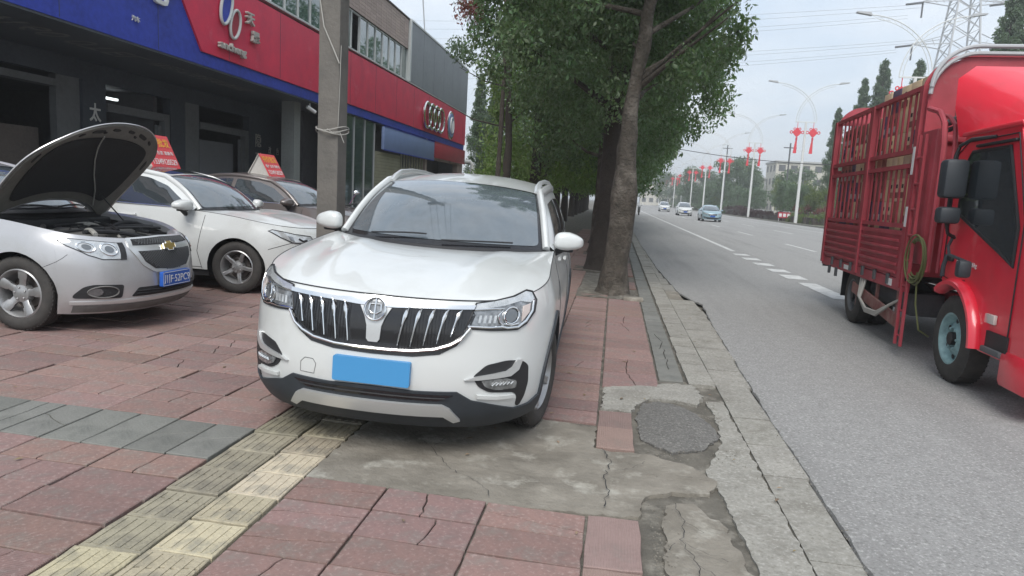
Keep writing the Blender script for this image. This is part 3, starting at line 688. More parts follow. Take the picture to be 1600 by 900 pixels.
        q = MB(); [patch(q, [(a, .795), (a + .012, .795), (a + .016, .835), (a + .004, .835)], f2, .009, 0, .03, sign=s2) for a in (.535, .56, .585, .61)]; q.build('headlight_reflectors', M['lampglass'], g)['kind'] = 'stuff'
        q = MB(); patch(q, [(.752,.80),(.784,.845),(.784,.89),(.752,.88)], f2, .010, 0, .03, sign=s2); q.build('turn_lamp', M['amber'], g)
        # roof rails, wipers
        q = MB(); y = .60 * sg; q.tube([(-1.32, y * 1.03, 1.510), (-1.42, y * 1.02, 1.56), (-1.6, y * 1.03, 1.60), (-2.0, y * 1.04, 1.622), (-2.5, y * 1.04, 1.622), (-3.0, y * 1.02, 1.60), (-3.25, y, 1.54)], [.026, .026, .022, .02, .02, .02, .02], n=10, r2=.02); q.build('roof_rail', M['silverplastic'], g)
    for u0, u1, v1 in ((-.66, -.10, .075), (.05, .70, .05)):
        q = MB(); P0 = [suv.ws(u0 + (u1 - u0) * t, .03 + (v1 - .03) * math.sin(t * 1.6)) + Vector((.025, 0, .02)) for t in np.linspace(0, 1, 9)]; q.tube(P0, .006, n=6); q.build('wiper', M['black'], g)
suv_front()

# ------------------------------------------------------------------ silver saloon with its bonnet up
CZ = dict(paint=M['silver'], XF=[(.15,.76),(.25,.87),(.40,.895),(.6,.875),(.72,.845),(.80,.785),(.86,.68)], WP=[(.15,.84),(.3,.88),(.6,.895),(.75,.88),(.85,.86),(1.0,.82),(1.1,.80)], XA=.05, N=2.3,
 XR=[(.2,-3.5),(.4,-3.6),(.7,-3.62),(1.0,-3.5)], XB=-3.0, wb=2.685, Rw=.325, Ra=.37, rim=.218, tw=.215, track=.755, W=1.79, style='star', alloy=M['alu'], turn=-.15,
 sill=lambda x: .26 if x < -.3 else .17, top=[(.95,.80),(.8,.805),(.6,.84),(.4,.875),(.2,.915),(-.1,.955),(-.5,.985),(-1.5,1.0),(-2.6,1.02),(-3.3,1.03),(-3.7,1.0)],
 cowl=(-.34,1.02,-.62,.74,1.0), header=(-1.02,1.40,-1.15,.56,1.36), rearhead=(-2.5,1.40,-2.45,.53,1.36), rearbase=(-3.05,1.08,-2.95,.68,1.03), railbow=(.03,.07), crown=.03, pill=.036,
 windows=[[(-.95,1.04),(-1.25,1.28),(-1.75,1.345),(-1.75,1.04)],[(-1.82,1.04),(-1.82,1.35),(-2.35,1.31),(-2.6,1.07)]], trim=None, hoodcorner=.62, hoodcrown=.03, creases=[],
 mirror=(-.72,.98,1.07), doorlines=[(-.5,.3,-.62,.95),(-1.78,.3,-1.82,.98)], handles=[(-1.55,.86),(-2.55,.88)], openhood=True, tilt=.018)
cz = car('saloon_car', 'silver saloon with its bonnet propped open and the number plate F 52PC9', 'car', (-5.10, 6.10, gz(-5.1)), R(1.8), CZ)
def cruze_front():
    g = cz.root; F = cz.front
    mesh_ = M['black']
    # bay tub, engine parts
    q = MB(); lead = [cz.lead(-1 + 2 * i / 16) for i in range(17)]
    tub = [(p.x - .05, p.y * .97) for p in lead] + [(-.42, .74), (-.42, -.74)]
    q.prism(tub, .42, .50); q.box(-.46, -.42, -.75, .75, .45, .98)
    for sg in (1, -1): q.box(-.4, .55, sg * .60, sg * .63, .48, .82)
    q.build('engine_bay', M['bay'], g)
    q = MB()   # fender inner ledge
    for sg in (1, -1):
        T = [p for p in cz.T if -.55 < p.x < .62 and p.y > .55]
        q.grid([[Vector((p.x, sg * p.y, p.z)), Vector((p.x, sg * (p.y - .07), p.z - .015)), Vector((p.x, sg * (p.y - .10), p.z - .07))] for p in T])
    q.grid([[p, p + Vector((-.07, 0, .004)), p + Vector((-.12, 0, -.02)), p + Vector((-.125, 0, -.10))] for p in lead]); q.build('bay_ledge', M['silver'], g)
    rnd = random.Random(3)
    def lump(name, x0, x1, y0, y1, z0, z1, m, bev=.03): q = MB(); q.box(x0, x1, y0, y1, z0, z1, bev=bev); return q.build(name, m, g, smooth=50)
    lump('engine_cover', -.18, .32, -.28, .30, .55, .87, M['engine'], .05); lump('battery', -.15, .12, .38, .58, .5, .84, M['engine']); lump('air_filter_box', .05, .42, -.60, -.36, .5, .85, M['engine'], .05)
    lump('fluid_tank', -.20, -.02, -.62, -.44, .55, .86, M['signwhite'], .03); lump('fuse_box', .18, .45, .38, .60, .5, .80, M['black']); lump('radiator_support', .48, .60, -.60, .60, .70, .79, M['engine'], .02)
    lump('cowl_tray', -.46, -.30, -.74, .74, .80, .93, M['black'], .02); lump('suspension_cap', -.12, .02, -.66, -.54, .80, .87, M['engmetal'], .02)
    for k in range(5): q = MB(); q.box(-.12 + k * .085, -.075 + k * .085, -.2, .2, .865, .885, bev=.008); q.build('cover_rib', M['bay'], g)
    for k in range(30):
        a = Vector((rnd.uniform(-.3, .5), rnd.uniform(-.6, .6), rnd.uniform(.76, .89))); b = Vector((rnd.uniform(-.3, .5), rnd.uniform(-.6, .6), rnd.uniform(.76, .89))); mid = (a + b) / 2 + Vector((0, 0, rnd.uniform(.03, .10)))
        q = MB(); q.tube([a * (1 - t) ** 2 + mid * 2 * t * (1 - t) + b * t * t for t in np.linspace(0, 1, 10)], rnd.choice([.009, .014, .022]), n=8); q.build('hose', M['engmetal'] if k % 4 == 0 else M['black'], g)
    # raised bonnet: shell + lining + frame, turned about the hinge
    hz = Vector((-.40, 0, .99)); an = R(-53)
    Hh = lambda u, v: cz.hood(u, v) + Vector((0, 0, .0))
    rot = Matrix.Translation(hz) @ Matrix.Rotation(an, 4, 'Y') @ Matrix.Diagonal((1.08, 1, 1, 1)) @ Matrix.Translation(-hz)
    U = np.linspace(-1, 1, 33); V = np.linspace(0, .97, 21)
    q = MB(); top = [[rot @ (Hh(u, v) + Vector((0, 0, .014))) for v in V] for u in U]; q.grid(top); q.grid([[rot @ (Hh(u, v) + Vector((0, 0, .004))) for v in V] for u in U])
    for e in ([(u, 0) for u in U], [(u, .97) for u in U], [(-1, v) for v in V], [(1, v) for v in V]): q.grid([[rot @ (Hh(*p) + Vector((0, 0, .014))), rot @ (Hh(*p) + Vector((0, 0, .004)))] for p in e])
    ho = q.build('hood', M['silver'], g, smooth=50)
    fn = lambda u, v: rot @ (Hh(u, v) + Vector((0, 0, .004)))
    outer = rounded([(-.97,.02),(.97,.02),(.96,.5),(.93,.94),(-.93,.94),(-.96,.5)], .1)
    q = MB(); patch(q, outer, fn, .018, 0, .08, sign=SG); q.build('hood_frame', M['hoodframe'], ho)
    q = MB(); patch(q, rounded([(-.74,.24),(.74,.24),(.80,.6),(.72,.86),(-.72,.86),(-.80,.6)], .12), fn, .030, .01, .08, sign=SG); q.build('hood_lining', M['hoodin'], ho)
    for (a, b, w, h) in ((-.42,.13,.10,.035),(-.16,.11,.07,.028),(.12,.11,.07,.03),(.40,.13,.10,.035),(-.62,.15,.04,.03),(.62,.15,.04,.03),(-.86,.35,.02,.06),(.86,.35,.02,.06),(-.28,.16,.03,.02),(.27,.17,.03,.02)):
        q = MB(); patch(q, rounded([(a - w, b - h), (a + w, b - h * .4), (a + w * .8, b + h), (a - w * .8, b + h * .6)], .03), fn, .024, .0, .08, sign=SG); q.build('frame_opening', M['bay'], ho)
    q = MB(); bead(q, [(-.25,.2),(-.12,.36),(.02,.5),(.22,.66),(.45,.8),(.6,.92)], fn, .006, .006, .036, sign=SG); q.build('washer_hose', M['engmetal'], ho)
    q = MB(); q.tube([(.10, .50, .84), rot @ Hh(.58, .80)], .007, n=8); q.build('hood_prop', M['black'], g)
    # front
    P_ = lambda name, poly, m, off, back=-.01, r=0, par=None, step=.05: (lambda q: (patch(q, rounded(poly, r) if r else poly, F, off, back, step), q.build(name, m, par or g, smooth=40))[1])(MB())
    for sg in (1, -1):
        k = lambda pl: [(sg * a, b) for a, b in pl]
        P_('headlight', k([(.50,.795),(.53,.66),(.66,.662),(.73,.70),(.80,.775),(.815,.815),(.78,.835),(.66,.815)]), M['lampglass'], .006, r=.02, step=.03)
        for a, b, r_ in ((.72,.765,.042),(.60,.745,.052)):
            q = MB(); bead(q, [(sg * (a + r_ * math.cos(t)), b + r_ * .95 * math.sin(t)) for t in np.linspace(0, 2 * PI, 18, endpoint=False)], F, .008, .008, .008, closed=True); q.build('reflector_ring', M['chrome'], g)
            q = MB(); patch(q, [(sg * (a + r_ * .55 * math.cos(t)), b + r_ * .55 * math.sin(t)) for t in np.linspace(0, 2 * PI, 14, endpoint=False)], F, .010, 0, .03); q.build('lamp_bulb', M['lens'], g)
        q = MB(); bead(q, k([(.50,.795),(.53,.66),(.66,.662),(.73,.70),(.80,.775),(.815,.815),(.78,.835),(.66,.815)]), F, .004, .004, .004, closed=True); q.build('headlight_rim', M['black'], g)
        P_('headlight_bezel', k([(.475,.80),(.50,.655),(.545,.655),(.52,.80)]), M['black'], .008)
        P_('fog_lamp_well', k([(.54,.435),(.55,.315),(.80,.318),(.80,.35),(.765,.42),(.72,.44)]), M['black'], .005, r=.02)
        q = MB(); patch(q, [(sg * (.705 + .036 * math.cos(t)), .375 + .036 * math.sin(t)) for t in np.linspace(0, 2 * PI, 16, endpoint=False)], F, .012, 0, .03); q.build('fog_lamp', M['lens'], g)
        q = MB(); bead(q, [(sg * (.66 + .085 * math.cos(t)), .375 + .05 * math.sin(t)) for t in np.linspace(0, 2 * PI, 20, endpoint=False)], F, .006, .008, .010, closed=True); q.build('fog_lamp_ring', M['engine'], g)
        q = MB(); bead(q, k([(.81,.70),(.87,.60),(.885,.56)]), F, .002, .001, .0005); q.build('bumper_seam', M['black'], g)
    gu = [(.38,.818),(0,.826),(-.38,.818),(-.41,.772),(0,.770),(.41,.772)]; gl = [(.385,.722),(0,.722),(-.385,.722),(-.34,.63),(-.24,.56),(0,.54),(.24,.56),(.34,.63)]
    P_('grille_frame', [(.42,.832),(0,.84),(-.42,.832),(-.455,.76),(-.44,.72),(-.37,.60),(-.26,.53),(0,.51),(.26,.53),(.37,.60),(.44,.72),(.455,.76)], M['silverplastic'], .010, r=.03)
    P_('upper_grille', gu, M['bay'], .015, .0); P_('lower_grille', gl, M['bay'], .015, .0)
    q = MB()
    for k in range(-26, 27):
        for s_ in (1, -1):
            pts = []
            for t in np.linspace(.542, .72, 12):
                a = k * .032 + s_ * (t - .63) * 1.5; lim = interp(t, [(.54,.10),(.56,.24),(.63,.335),(.72,.38)])
                if abs(a) < lim: pts.append((a, t))
            if len(pts) > 1: bead(q, pts, F, .0032, .004, .017, n=4, step=.05)
            pts = [(a, t) for t in (.774, .795, .816) for a in [k * .032 + s_ * (t - .63) * 1.5] if abs(a) < .375]
            if len(pts) > 1: bead(q, pts, F, .0032, .004, .017, n=4, step=.05)
    q.build('grille_mesh', M['tank'], g)
    q = MB(); bow = [(-.085,.018),(-.035,.018),(-.035,.034),(.045,.034),(.045,.018),(.09,.018),(.075,-.018),(.03,-.018),(.03,-.034),(-.05,-.034),(-.05,-.018),(-.10,-.018)]
    patch(q, [(a - .0, b + .745) for a, b in bow], F, .030, 0, .05); em = q.build('badge', M['gold'], g)
    q = MB(); bead(q, [(a * 1.04, b * 1.08 + .745) for a, b in bow], F, .004, .006, .027, closed=True); q.build('badge_rim', M['chrome'], em)
    P_('lower_intake', [(.42,.40),(-.42,.40),(-.48,.32),(.48,.32)], M['bay'], .004, r=.02)
    q = MB(); [bead(q, [(-.44, z), (.44, z)], F, .006, .008, .008) for z in (.345, .37)]; q.build('intake_slat', M['black'], g)
    ch = [(0,.308),(.3,.302),(.62,.292),(.72,.288),(.72,.262),(.62,.266),(.3,.272),(0,.275)]; q = MB(); patch(q, ch + [(-a, b) for a, b in ch[::-1] if a > 0], cz.around, .010, -.01, .04); q.build('chin_spoiler', M['silverplastic'], g)
    ch = [(0,.262),(.62,.252),(.70,.25),(.70,.185),(.3,.19),(0,.195)]; q = MB(); patch(q, ch + [(-a, b) for a, b in ch[::-1] if a > 0], cz.around, .004, -.01, .04); q.build('lower_lip', M['engine'], g)
    pf = lambda y, z: (.930, y, z); q = MB(); patch(q, rounded([(-.22,.385),(.22,.385),(.22,.525),(-.22,.525)], .012), pf, .004, -.035, .1); pl = q.build('number_plate', M['bluepl2'], g)
    q = MB(); bead(q, [(-.212,.393),(.212,.393),(.212,.517),(-.212,.517)], pf, .0025, .0015, .0045, closed=True); q.build('plate_border', M['whitep'], pl)
    text('plate_lettering', '川F·52PC9', M['whitep'], pl, (.937, 0, .453), (0, 1, 0), (0, 0, 1), .1, .001, w=.405, h=.088)
    for u0, u1 in ((-.75, -.10), (.02, .70)):
        q = MB(); q.tube([cz.ws(u0 + (u1 - u0) * t, .02 + .03 * math.sin(t * 3)) + Vector((.03, 0, .012)) for t in np.linspace(0, 1, 9)], .009, n=6); q.build('wiper', M['black'], g)
SG = -1
cruze_front()

# ------------------------------------------------------------------ white saloon, bronze saloon
SE = dict(paint=M['white'], XF=[(.15,.80),(.25,.88),(.40,.90),(.6,.88),(.72,.85),(.80,.78),(.88,.66)], WP=[(.15,.84),(.3,.88),(.6,.90),(.75,.89),(.85,.87),(1.0,.84),(1.1,.82)], XA=.05, N=2.3,
 XR=[(.2,-3.5),(.4,-3.6),(.7,-3.62),(1.0,-3.5)], XB=-3.0, wb=2.7, Rw=.325, Ra=.372, rim=.215, tw=.215, track=.765, W=1.8, style='twin', alloy=M['alu'], turn=.1,
 sill=lambda x: .27 if x < -.3 else .20, top=[(.95,.80),(.8,.81),(.6,.85),(.4,.89),(.2,.925),(-.1,.965),(-.5,.995),(-1.5,1.02),(-2.6,1.06),(-3.3,1.06),(-3.7,1.02)],
 cowl=(-.30,1.02,-.55,.75,1.0), header=(-1.02,1.43,-1.12,.57,1.39), rearhead=(-2.5,1.42,-2.45,.53,1.38), rearbase=(-3.05,1.12,-2.95,.68,1.06), railbow=(.03,.07), crown=.03, pill=.036,
 windows=[[(-.66,1.035),(-1.02,1.27),(-1.30,1.36),(-1.72,1.40),(-1.72,1.035)],[(-1.79,1.035),(-1.79,1.40),(-2.35,1.34),(-2.62,1.08)]], trim=[(-.6,1.02),(-1.7,1.028),(-2.65,1.065)], trimmat=M['chrome'], hoodcorner=.70, hoodcrown=.035, creases=[(.6,.12,.015)],
 mirror=(-.66,.99,1.05), mirs=(.10,.13,.075), doorlines=[(-.44,.28,-.50,.50),(-.50,.50,-.42,.95),(-1.74,.28,-1.76,1.0),(-.45,.30,-1.75,.29),(.40,.58,.72,.70)], handles=[(-1.42,.885),(-2.5,.90)], tilt=.018)
se = car('saloon_car', 'white saloon with dark side windows parked between the raised bonnet and the concrete pole', 'car', (-4.68, 8.88, gz(-4.68)), R(2.5), SE)
def sedan_face(c, grille=True):
    g = c.root; F = c.front
    for sg in (1, -1):
        k = lambda pl: [(sg * a, b) for a, b in pl]; H = k([(.40,.70),(.52,.655),(.68,.675),(.76,.735),(.81,.81),(.78,.825),(.62,.775),(.42,.745)])
        q = MB(); patch(q, H, F, .006, -.01, .03); q.build('headlight', M['lampglass'], g)
        q = MB(); bead(q, H, F, .006, .005, .006, closed=True); bead(q, k([(.50,.70),(.56,.69),(.60,.72)]), F, .012, .006, .010); q.build('headlight_rim', M['black'], g)
        q = MB(); patch(q, k([(.66,.745),(.70,.755),(.69,.70),(.655,.69)]), F, .011, 0, .03); q.build('headlight_unit', M['lampdark'], g)
        q = MB(); patch(q, k([(.60,.44),(.78,.46),(.76,.34),(.58,.34)]), F, .005, -.01, .05); q.build('fog_lamp_well', M['black'], g)
    q = MB(); patch(q, rounded([(-.40,.72),(.40,.72),(.36,.56),(-.36,.56)], .05), F, .006, -.01, .05); gr = q.build('grille', M['blackgloss'], g)
    q = MB(); [bead(q, [(-.38, z), (.38, z)], F, .007, .008, .01) for z in (.60, .64, .68)]; q.build('grille_bar', M['chrome'], gr)
    q = MB(); patch(q, rounded([(-.6,.40),(.6,.40),(.5,.26),(-.5,.26)], .04), F, .006, -.01, .05); q.build('lower_intake', M['black'], g)
sedan_face(se)
q = MB(); patch(q, rounded([(-.8,.03),(.8,.03),(.8,.42),(-.8,.42)], .06), lambda u, v: se.rf(u, v), .004, -.002, .1); q.build('sunroof', M['glass'], se.root)
SE2 = dict(SE); SE2.update(paint=M['brown'], alloy=M['alu'])
br = car('saloon_car', 'bronze brown saloon with a red board on its roof behind the white saloon', 'car', (-4.98, 12.25, gz(-4.98)), R(2), SE2, detail=1)
sedan_face(br)
def roof_sign(label, loc, yaw, wy=.62, d=.46, h=.40):
    g = thing('roof_sign', label, 'sign', loc, yaw, 'price boards standing on car roofs')
    t = .012; ap = (0, h)
    q = MB(); q.bar((d / 2, 0, 0), (0, 0, h), t, wy) if False else None
    for sx, nm, m in ((1, 'front_board', M['poster']), (-1, 'rear_board', M['signwhite'])):
        q = MB(); q.prism([(sx * d / 2, 0), (0, h), (-sx * t * 0 - sx * .0, h - t * 1.5), (sx * (d / 2 - t * 1.6), 0)], -wy / 2, wy / 2, axis='y'); b = q.build(nm, m, g)
        if sx > 0:
            up = Vector((-d / 2, 0, h)).normalized(); xx = Vector((0, 1, 0)); nn = Vector((h, 0, d / 2)).normalized()
            P = lambda f: Vector((d / 2, 0, 0)) + up * f * math.hypot(d / 2, h) + nn * .004
            text('board_lettering', '特价批发', M['yellow'], b, P(.76), xx, up, .1, .001, w=wy * .86, h=.13); text('board_lettering', '国产 合资 准新车', M['whitep'], b, P(.45), xx, up, .1, .001, w=wy * .88, h=.06); text('board_lettering', '13349120529', M['whitep'], b, P(.18), xx, up, .1, .001, w=wy * .88, h=.085)
    q = MB(); q.box(-d / 2, d / 2, -wy / 2, wy / 2, -.012, .0); q.build('base_board', M['signwhite'], g)
    q = MB(); q.prism([(-d / 2 + .02, .001), (d / 2 - .02, .001), (0, h - .02)], wy / 2 - .03, wy / 2 - .025, axis='y'); q.build('end_panel', M['signwhite'], g); q = MB(); q.prism([(-d / 2 + .02, .001), (d / 2 - .02, .001), (0, h - .02)], -wy / 2 + .025, -wy / 2 + .03, axis='y'); q.build('end_panel', M['signwhite'], g)
roof_sign('red price board on the roof of the white saloon, half hidden by the raised bonnet', (-4.68 - 1.66, 8.85, gz(-6) + 1.50), R(2.5), wy=.62, d=.42, h=.44)
roof_sign('red price board with yellow characters on the roof of the bronze saloon', (-4.98 - 1.50, 12.25, gz(-6) + 1.485), R(2), wy=.62)
# far traffic
def small_car(label, x, y, m, box=None, group='cars driving towards us'):
    p = dict(SE); p.update(paint=m, style='star', alloy=M['silverplastic'], tilt=0)
    if box: p.update(top=[(.95,.90),(.6,.93),(.2,1.0),(-.5,1.08),(-2.6,1.15),(-3.7,1.12)], cowl=(-.3,1.1,-.6,.75,1.09), header=(-.95,1.60,-1.1,.6,1.56), rearhead=(-3.0,1.62,-2.9,.57,1.57), rearbase=(-3.5,1.2,-3.3,.72,1.18), windows=[[(-.8,1.12),(-1.2,1.48),(-2.8,1.5),(-3.1,1.2)]], Rw=.36, Ra=.41)
    c = car('moving_car', label, 'car', (x, y, 0), R(-90), p, group, detail=0); sedan_face(c); 
    q = MB(); q.box(.94, .95, -.22, .22, .44, .56); q.build('number_plate', M['bluepl2'], c.root)
small_car('pale blue saloon driving towards us, nearest of the three oncoming cars', 8.8, 66, M['silverblue'])
small_car('white off-roader with a dark grille behind the pale blue saloon', 8.7, 90, M['white'], box=True)
small_car('small white car farthest away down the road', 8.3, 121, M['white'], box=True)
# ------------------------------------------------------------------ ground, road, markings
def struct(name, mb, m, parent=None, **k):
    o = mb.build(name, m, parent, **k)
    if parent is None: o['kind'] = 'structure'
    return o
q = MB(); q.grid([[Vector((x, y, -.45)) for y in (-400, 0, 400, 1500)] for x in (-900, -100, 100, 900)]); struct('ground', q, M['soilb'])
ys = [-60, 1] + list(np.arange(2, 14, .04)) + list(np.arange(14, 40, .3)) + [60, 100, 200, 400, 900]
def edge(y): return interp(y, [(0, 1.12), (2.9, 1.185), (5, 1.215), (6.9, 1.27), (9, 1.33), (10.8, 1.42), (11.2, 1.30), (12, 1.17), (16, 1.05), (24, .98), (60, 1.0), (400, 1.0)]) + .022 * noise.noise(Vector((0, y * 3.1, 1))) + .014 * noise.noise(Vector((3, y * 13, 1))) * (y < 20)
q = MB(); q.grid([[Vector((edge(y), y, -.030)), Vector((edge(y) + .006, y, -.009 + .004 * noise.noise(Vector((1, y * 9, 0))))), Vector((edge(y) + .06, y, -.002)), Vector((9, y, 0)), Vector((18.3, y, 0))] for y in ys]); road = struct('road', q, M['asphalt'], norm=False)
q = MB(); q.grid([[Vector((x, y, -.07)) for y in (-60, 200, 900)] for x in (-40, 1.0, 19.)]); struct('road_bed', q, M['soil'], norm=False)
q = MB(); q.grid([[Vector((x, y, 0.0)) for y in (-8, 900)] for x in (25.8, 40)]); struct('far_carriageway', q, M['asphalt'], norm=False)
def mark(x, y0, y1, w=.15, jag=.006):
    q = MB(); n = max(2, int((y1 - y0) / .25)) if y1 < 60 else 2
    L_ = [y0 + (y1 - y0) * i / n for i in range(n + 1)]
    q.grid([[Vector((x - w / 2 + random.uniform(-jag, jag), y, .004)), Vector((x + w / 2 + random.uniform(-jag, jag), y, .004))] for y in L_]); q.build('road_marking', M['line'], road, norm=False)
mark(4.04, 3.5, 7.0, .34); mark(4.04, 12.6, 15.0, .36)
for y0, y1 in ((15.7, 16.6), (17.2, 18.0), (18.9, 19.7), (20.6, 21.4), (22.3, 23.0)): mark(4.05, y0, y1, .44)
mark(4.05, 24.2, 300, .17)
for y in np.arange(15, 330, 12.0): mark(7.45, y, y + 4.6, .15)
for y in np.arange(17, 330, 12.4): mark(11.0, y + 3.3, y + 8.5, .15)
mark(17.0, 10, 330, .14)
mark(14.4, 10, 330, .12)
q = MB(); q.box(1.25, 18, 10, 300, -.001, -.0005) if False else None
# repair strip beside the gutter: a ragged tongue of asphalt
# ------------------------------------------------------------------ pavement: base + every tile
q = MB(); xs = [-9.2, -7, -4, -2, -1, 0, .5, .98]; yy = [-60, 0, 2, 4, 6, 8, 12, 20, 40, 80, 200, 500]
q.grid([[Vector((x, y, gz(x) - .022)) for y in yy] for x in xs]); pav = struct('pavement', q, M['soil'], norm=False)
tiles = []      # (x0, x1, y0, y1, kind)
def pix(x, y):
    v = RW @ Vector((x, y, -CAMH)); return (800 + 1080 * v.x / v.z, 450 + 1080 * v.y / v.z) if v.z > .1 else (-9999, 0)
def seen(x0, x1, y0, y1):
    P = [pix(x, y) for x in (x0, x1) for y in (y0, y1)]
    return any(-30 < a < 1640 and b < 950 for a, b in P)
for i in range(15):       # red field left of the tactile strip
    x1 = -2.02 - .5 * i; x0 = x1 - .5
    for j in range(-8, 60):
        y0 = 3.22 + .25 * j if j < 0 else (3.72 + .25 * (j - 2)); 
        if 0 <= j < 2: continue
        if x0 < -8.9: continue
        tiles.append((x0, x1, y0, y0 + .25, 'red'))
    for k in range(2): tiles.append((x0 + .25 * k, x0 + .25 * k + .25, 3.22, 3.72, 'grey'))
for j in range(-6, 16):     # tactile strip
    y0 = 3.17 + .272 * j
    if y0 < 4.9: tiles.append((-2.01, -1.735, y0 - .05, y0 + .222, 'yel2' if j > -4 else 'yel')); tiles.append((-1.735, -1.462, y0, y0 + .272, 'yel' if j < 3 else 'yel2'))
    else: tiles.append((-2.01, -1.51, y0, y0 + .27, 'red'))
for j in range(-6, 0):      # near red field
    y0 = 3.17 + .245 * j
    for a, b in ((-1.455, -1.02), (-1.02, -.515), (-.515, -.03)): tiles.append((a, b, y0, y0 + .245, 'red'))
for j in range(-3, 0): tiles.append((-.03, .225, 3.19 + .49 * j, 3.19 + .49 * (j + 1), 'redx'))
for j in range(60):         # red tiles behind and beside the SUV
    y0 = 4.56 + .25 * j
    for a, b in ((-1.46, -1.0), (-1.0, -.5), (-.5, -.015)):
        if y0 < 11 or b < -.4 : tiles.append((a, b, y0, y0 + .25, 'red'))
tiles += [(-.015, .225, 4.10, 4.50, 'redx'), (-.015, .225, 4.505, 4.87, 'redx')]
y = 5.55
while y < 10.55: tiles.append((-.005, .465, y, y + .5, 'red')); y += .5
y = 5.9
while y < 26: tiles.append((.475, .69, y, y + .42, 'grey')); y += .42
y = 12.0
while y < 34:
    for a, b in ((-1.5, -1.0), (-.98, -.5), (-.02, .46)):
        if not (a > -.6 and (y % 4.2) < 1.0): tiles.append((a, b, y, y + .5, 'red'))
    y += .5
# (sort by how large they show)
def sz(t): a = pix(t[0], t[2]); b = pix(t[1], t[2]); c = pix(t[0], t[3]); return abs((b[0] - a[0]) * (c[1] - a[1]) - (b[1] - a[1]) * (c[0] - a[0]))
def hidden(t):     # wholly under a parked car
    x, y = (t[0] + t[1]) / 2, (t[2] + t[3]) / 2
    return (-2.0 < x < -.6 and 4.75 < y) or (x < -5.9 and y > 7.2)
tiles = [t for t in tiles if seen(*t[:4])]
tiles.sort(key=lambda t: (hidden(t), -sz(t)))
TM = dict(red='tile_red', redx='tile_redx', grey='tile_grey', yel='tile_yel', yel2='tile_yel2')
TZ = {}
def tile_verts(q, w, d, kind, rnd, M4=None, crack=None):
    def piece(poly):
        n = len(poly); cx = sum(p[0] for p in poly) / n; cy = sum(p[1] for p in poly) / n; vs = []; b = .004
        for k, z in ((1, 0), (0, -.004), (0, -.03)):
            for p in poly:
                dx, dy = p[0] - cx, p[1] - cy; l = math.hypot(dx, dy) or 1; s_ = (l - b * k) / l; vs.append(Vector((cx + dx * s_, cy + dy * s_, z)))
        if M4 is not None: vs = [M4 @ v for v in vs]
        q.add(vs, [tuple(range(n))] + [(a * n + i, a * n + (i + 1) % n, (a + 1) * n + (i + 1) % n, (a + 1) * n + i) for a in (0, 1) for i in range(n)])
    g_ = .0055; x0, x1, y0, y1 = -w / 2 + g_, w / 2 - g_, -d / 2 + g_, d / 2 - g_
    j = lambda: rnd.uniform(-.0045, .0045)
    def edge_(a, b, n): return [(a[0] + (b[0] - a[0]) * i / n + j(), a[1] + (b[1] - a[1]) * i / n + j()) for i in range(n)]
    c = [(x0, y0), (x1, y0), (x1, y1), (x0, y1)]
    if crack is None: piece(sum([edge_(c[i], c[(i + 1) % 4], 3) for i in range(4)], []))
    else:
        ax, t0, t1 = crack; n = 6; wv = [rnd.uniform(-.008, .008) for _ in range(n + 1)]; gap = .0035
        if ax == 'x': # crack runs along y
            line = [(x0 + (x1 - x0) * (t0 + (t1 - t0) * i / n) + wv[i], y0 + (y1 - y0) * i / n) for i in range(n + 1)]
            piece([c[0]] + [(p[0] - gap, p[1]) for p in line] + [c[3]]); piece([(p[0] + gap, p[1]) for p in line][::-1] + [c[1], c[2]])
        else:
            line = [(x0 + (x1 - x0) * i / n, y0 + (y1 - y0) * (t0 + (t1 - t0) * i / n) + wv[i]) for i in range(n + 1)]
            piece([c[0], c[1]] + [(p[0], p[1] - gap) for p in line][::-1]); piece([(p[0], p[1] + gap) for p in line] + [c[2], c[3]])
    if kind in ('yel', 'yel2'):
        n = 6
        for i in range(n):
            xx = x0 + (x1 - x0) * (i + .5) / n; q.box(xx - .009, xx + .009, y0 + .02, y1 - .02, -.002, .0035, M4)
cache = {}; rest = {}; cnt = 0
for t in tiles:
    x0, x1, y0, y1, kind = t; rnd = random.Random(hash((round(x0 * 100), round(y0 * 100))) & 0xffff)
    w, d = x1 - x0, y1 - y0; cx, cy = (x0 + x1) / 2, (y0 + y1) / 2
    near = cy < 9; crack = None
    pr = .6 if kind.startswith('yel') else (.5 if kind != 'redx' else .3)
    if near and rnd.random() < pr: crack = ('x', rnd.uniform(.3, .7), rnd.uniform(.3, .7)) if (rnd.random() < .6 and not kind.startswith('yel')) else ('y', rnd.uniform(.25, .75), rnd.uniform(.25, .75))
    z = gz(cx) + rnd.uniform(-.006, .004) + (.002 if kind.startswith('yel') else 0)
    rot = Euler((rnd.uniform(-.014, .014), math.atan(.018) * (cx < 0) + rnd.uniform(-.009, .009), rnd.uniform(-.006, .006)))
    if cnt < 300 and not hidden(t):
        cnt += 1; key = (round(w, 2), round(d, 2), kind, rnd.randrange(4) if crack is None else 'c%d' % rnd.randrange(5))
        if key not in cache:
            q = MB(); tile_verts(q, w, d, kind, rnd, None, crack); cache[key] = q.mesh('tile', M[TM[kind]], 0, norm=False)
        o = bpy.data.objects.new('tile', cache[key]); COL.objects.link(o); o.location = (cx, cy, z); o.rotation_euler = rot; o.parent = pav
    else:
        q = rest.setdefault(kind, MB()); tile_verts(q, w, d, kind, rnd, Matrix.Translation((cx, cy, z)) @ rot.to_matrix().to_4x4(), None)
for k, q in rest.items(): q.build('tiles', M[TM[k]], pav, 0, norm=False)['kind'] = 'stuff'
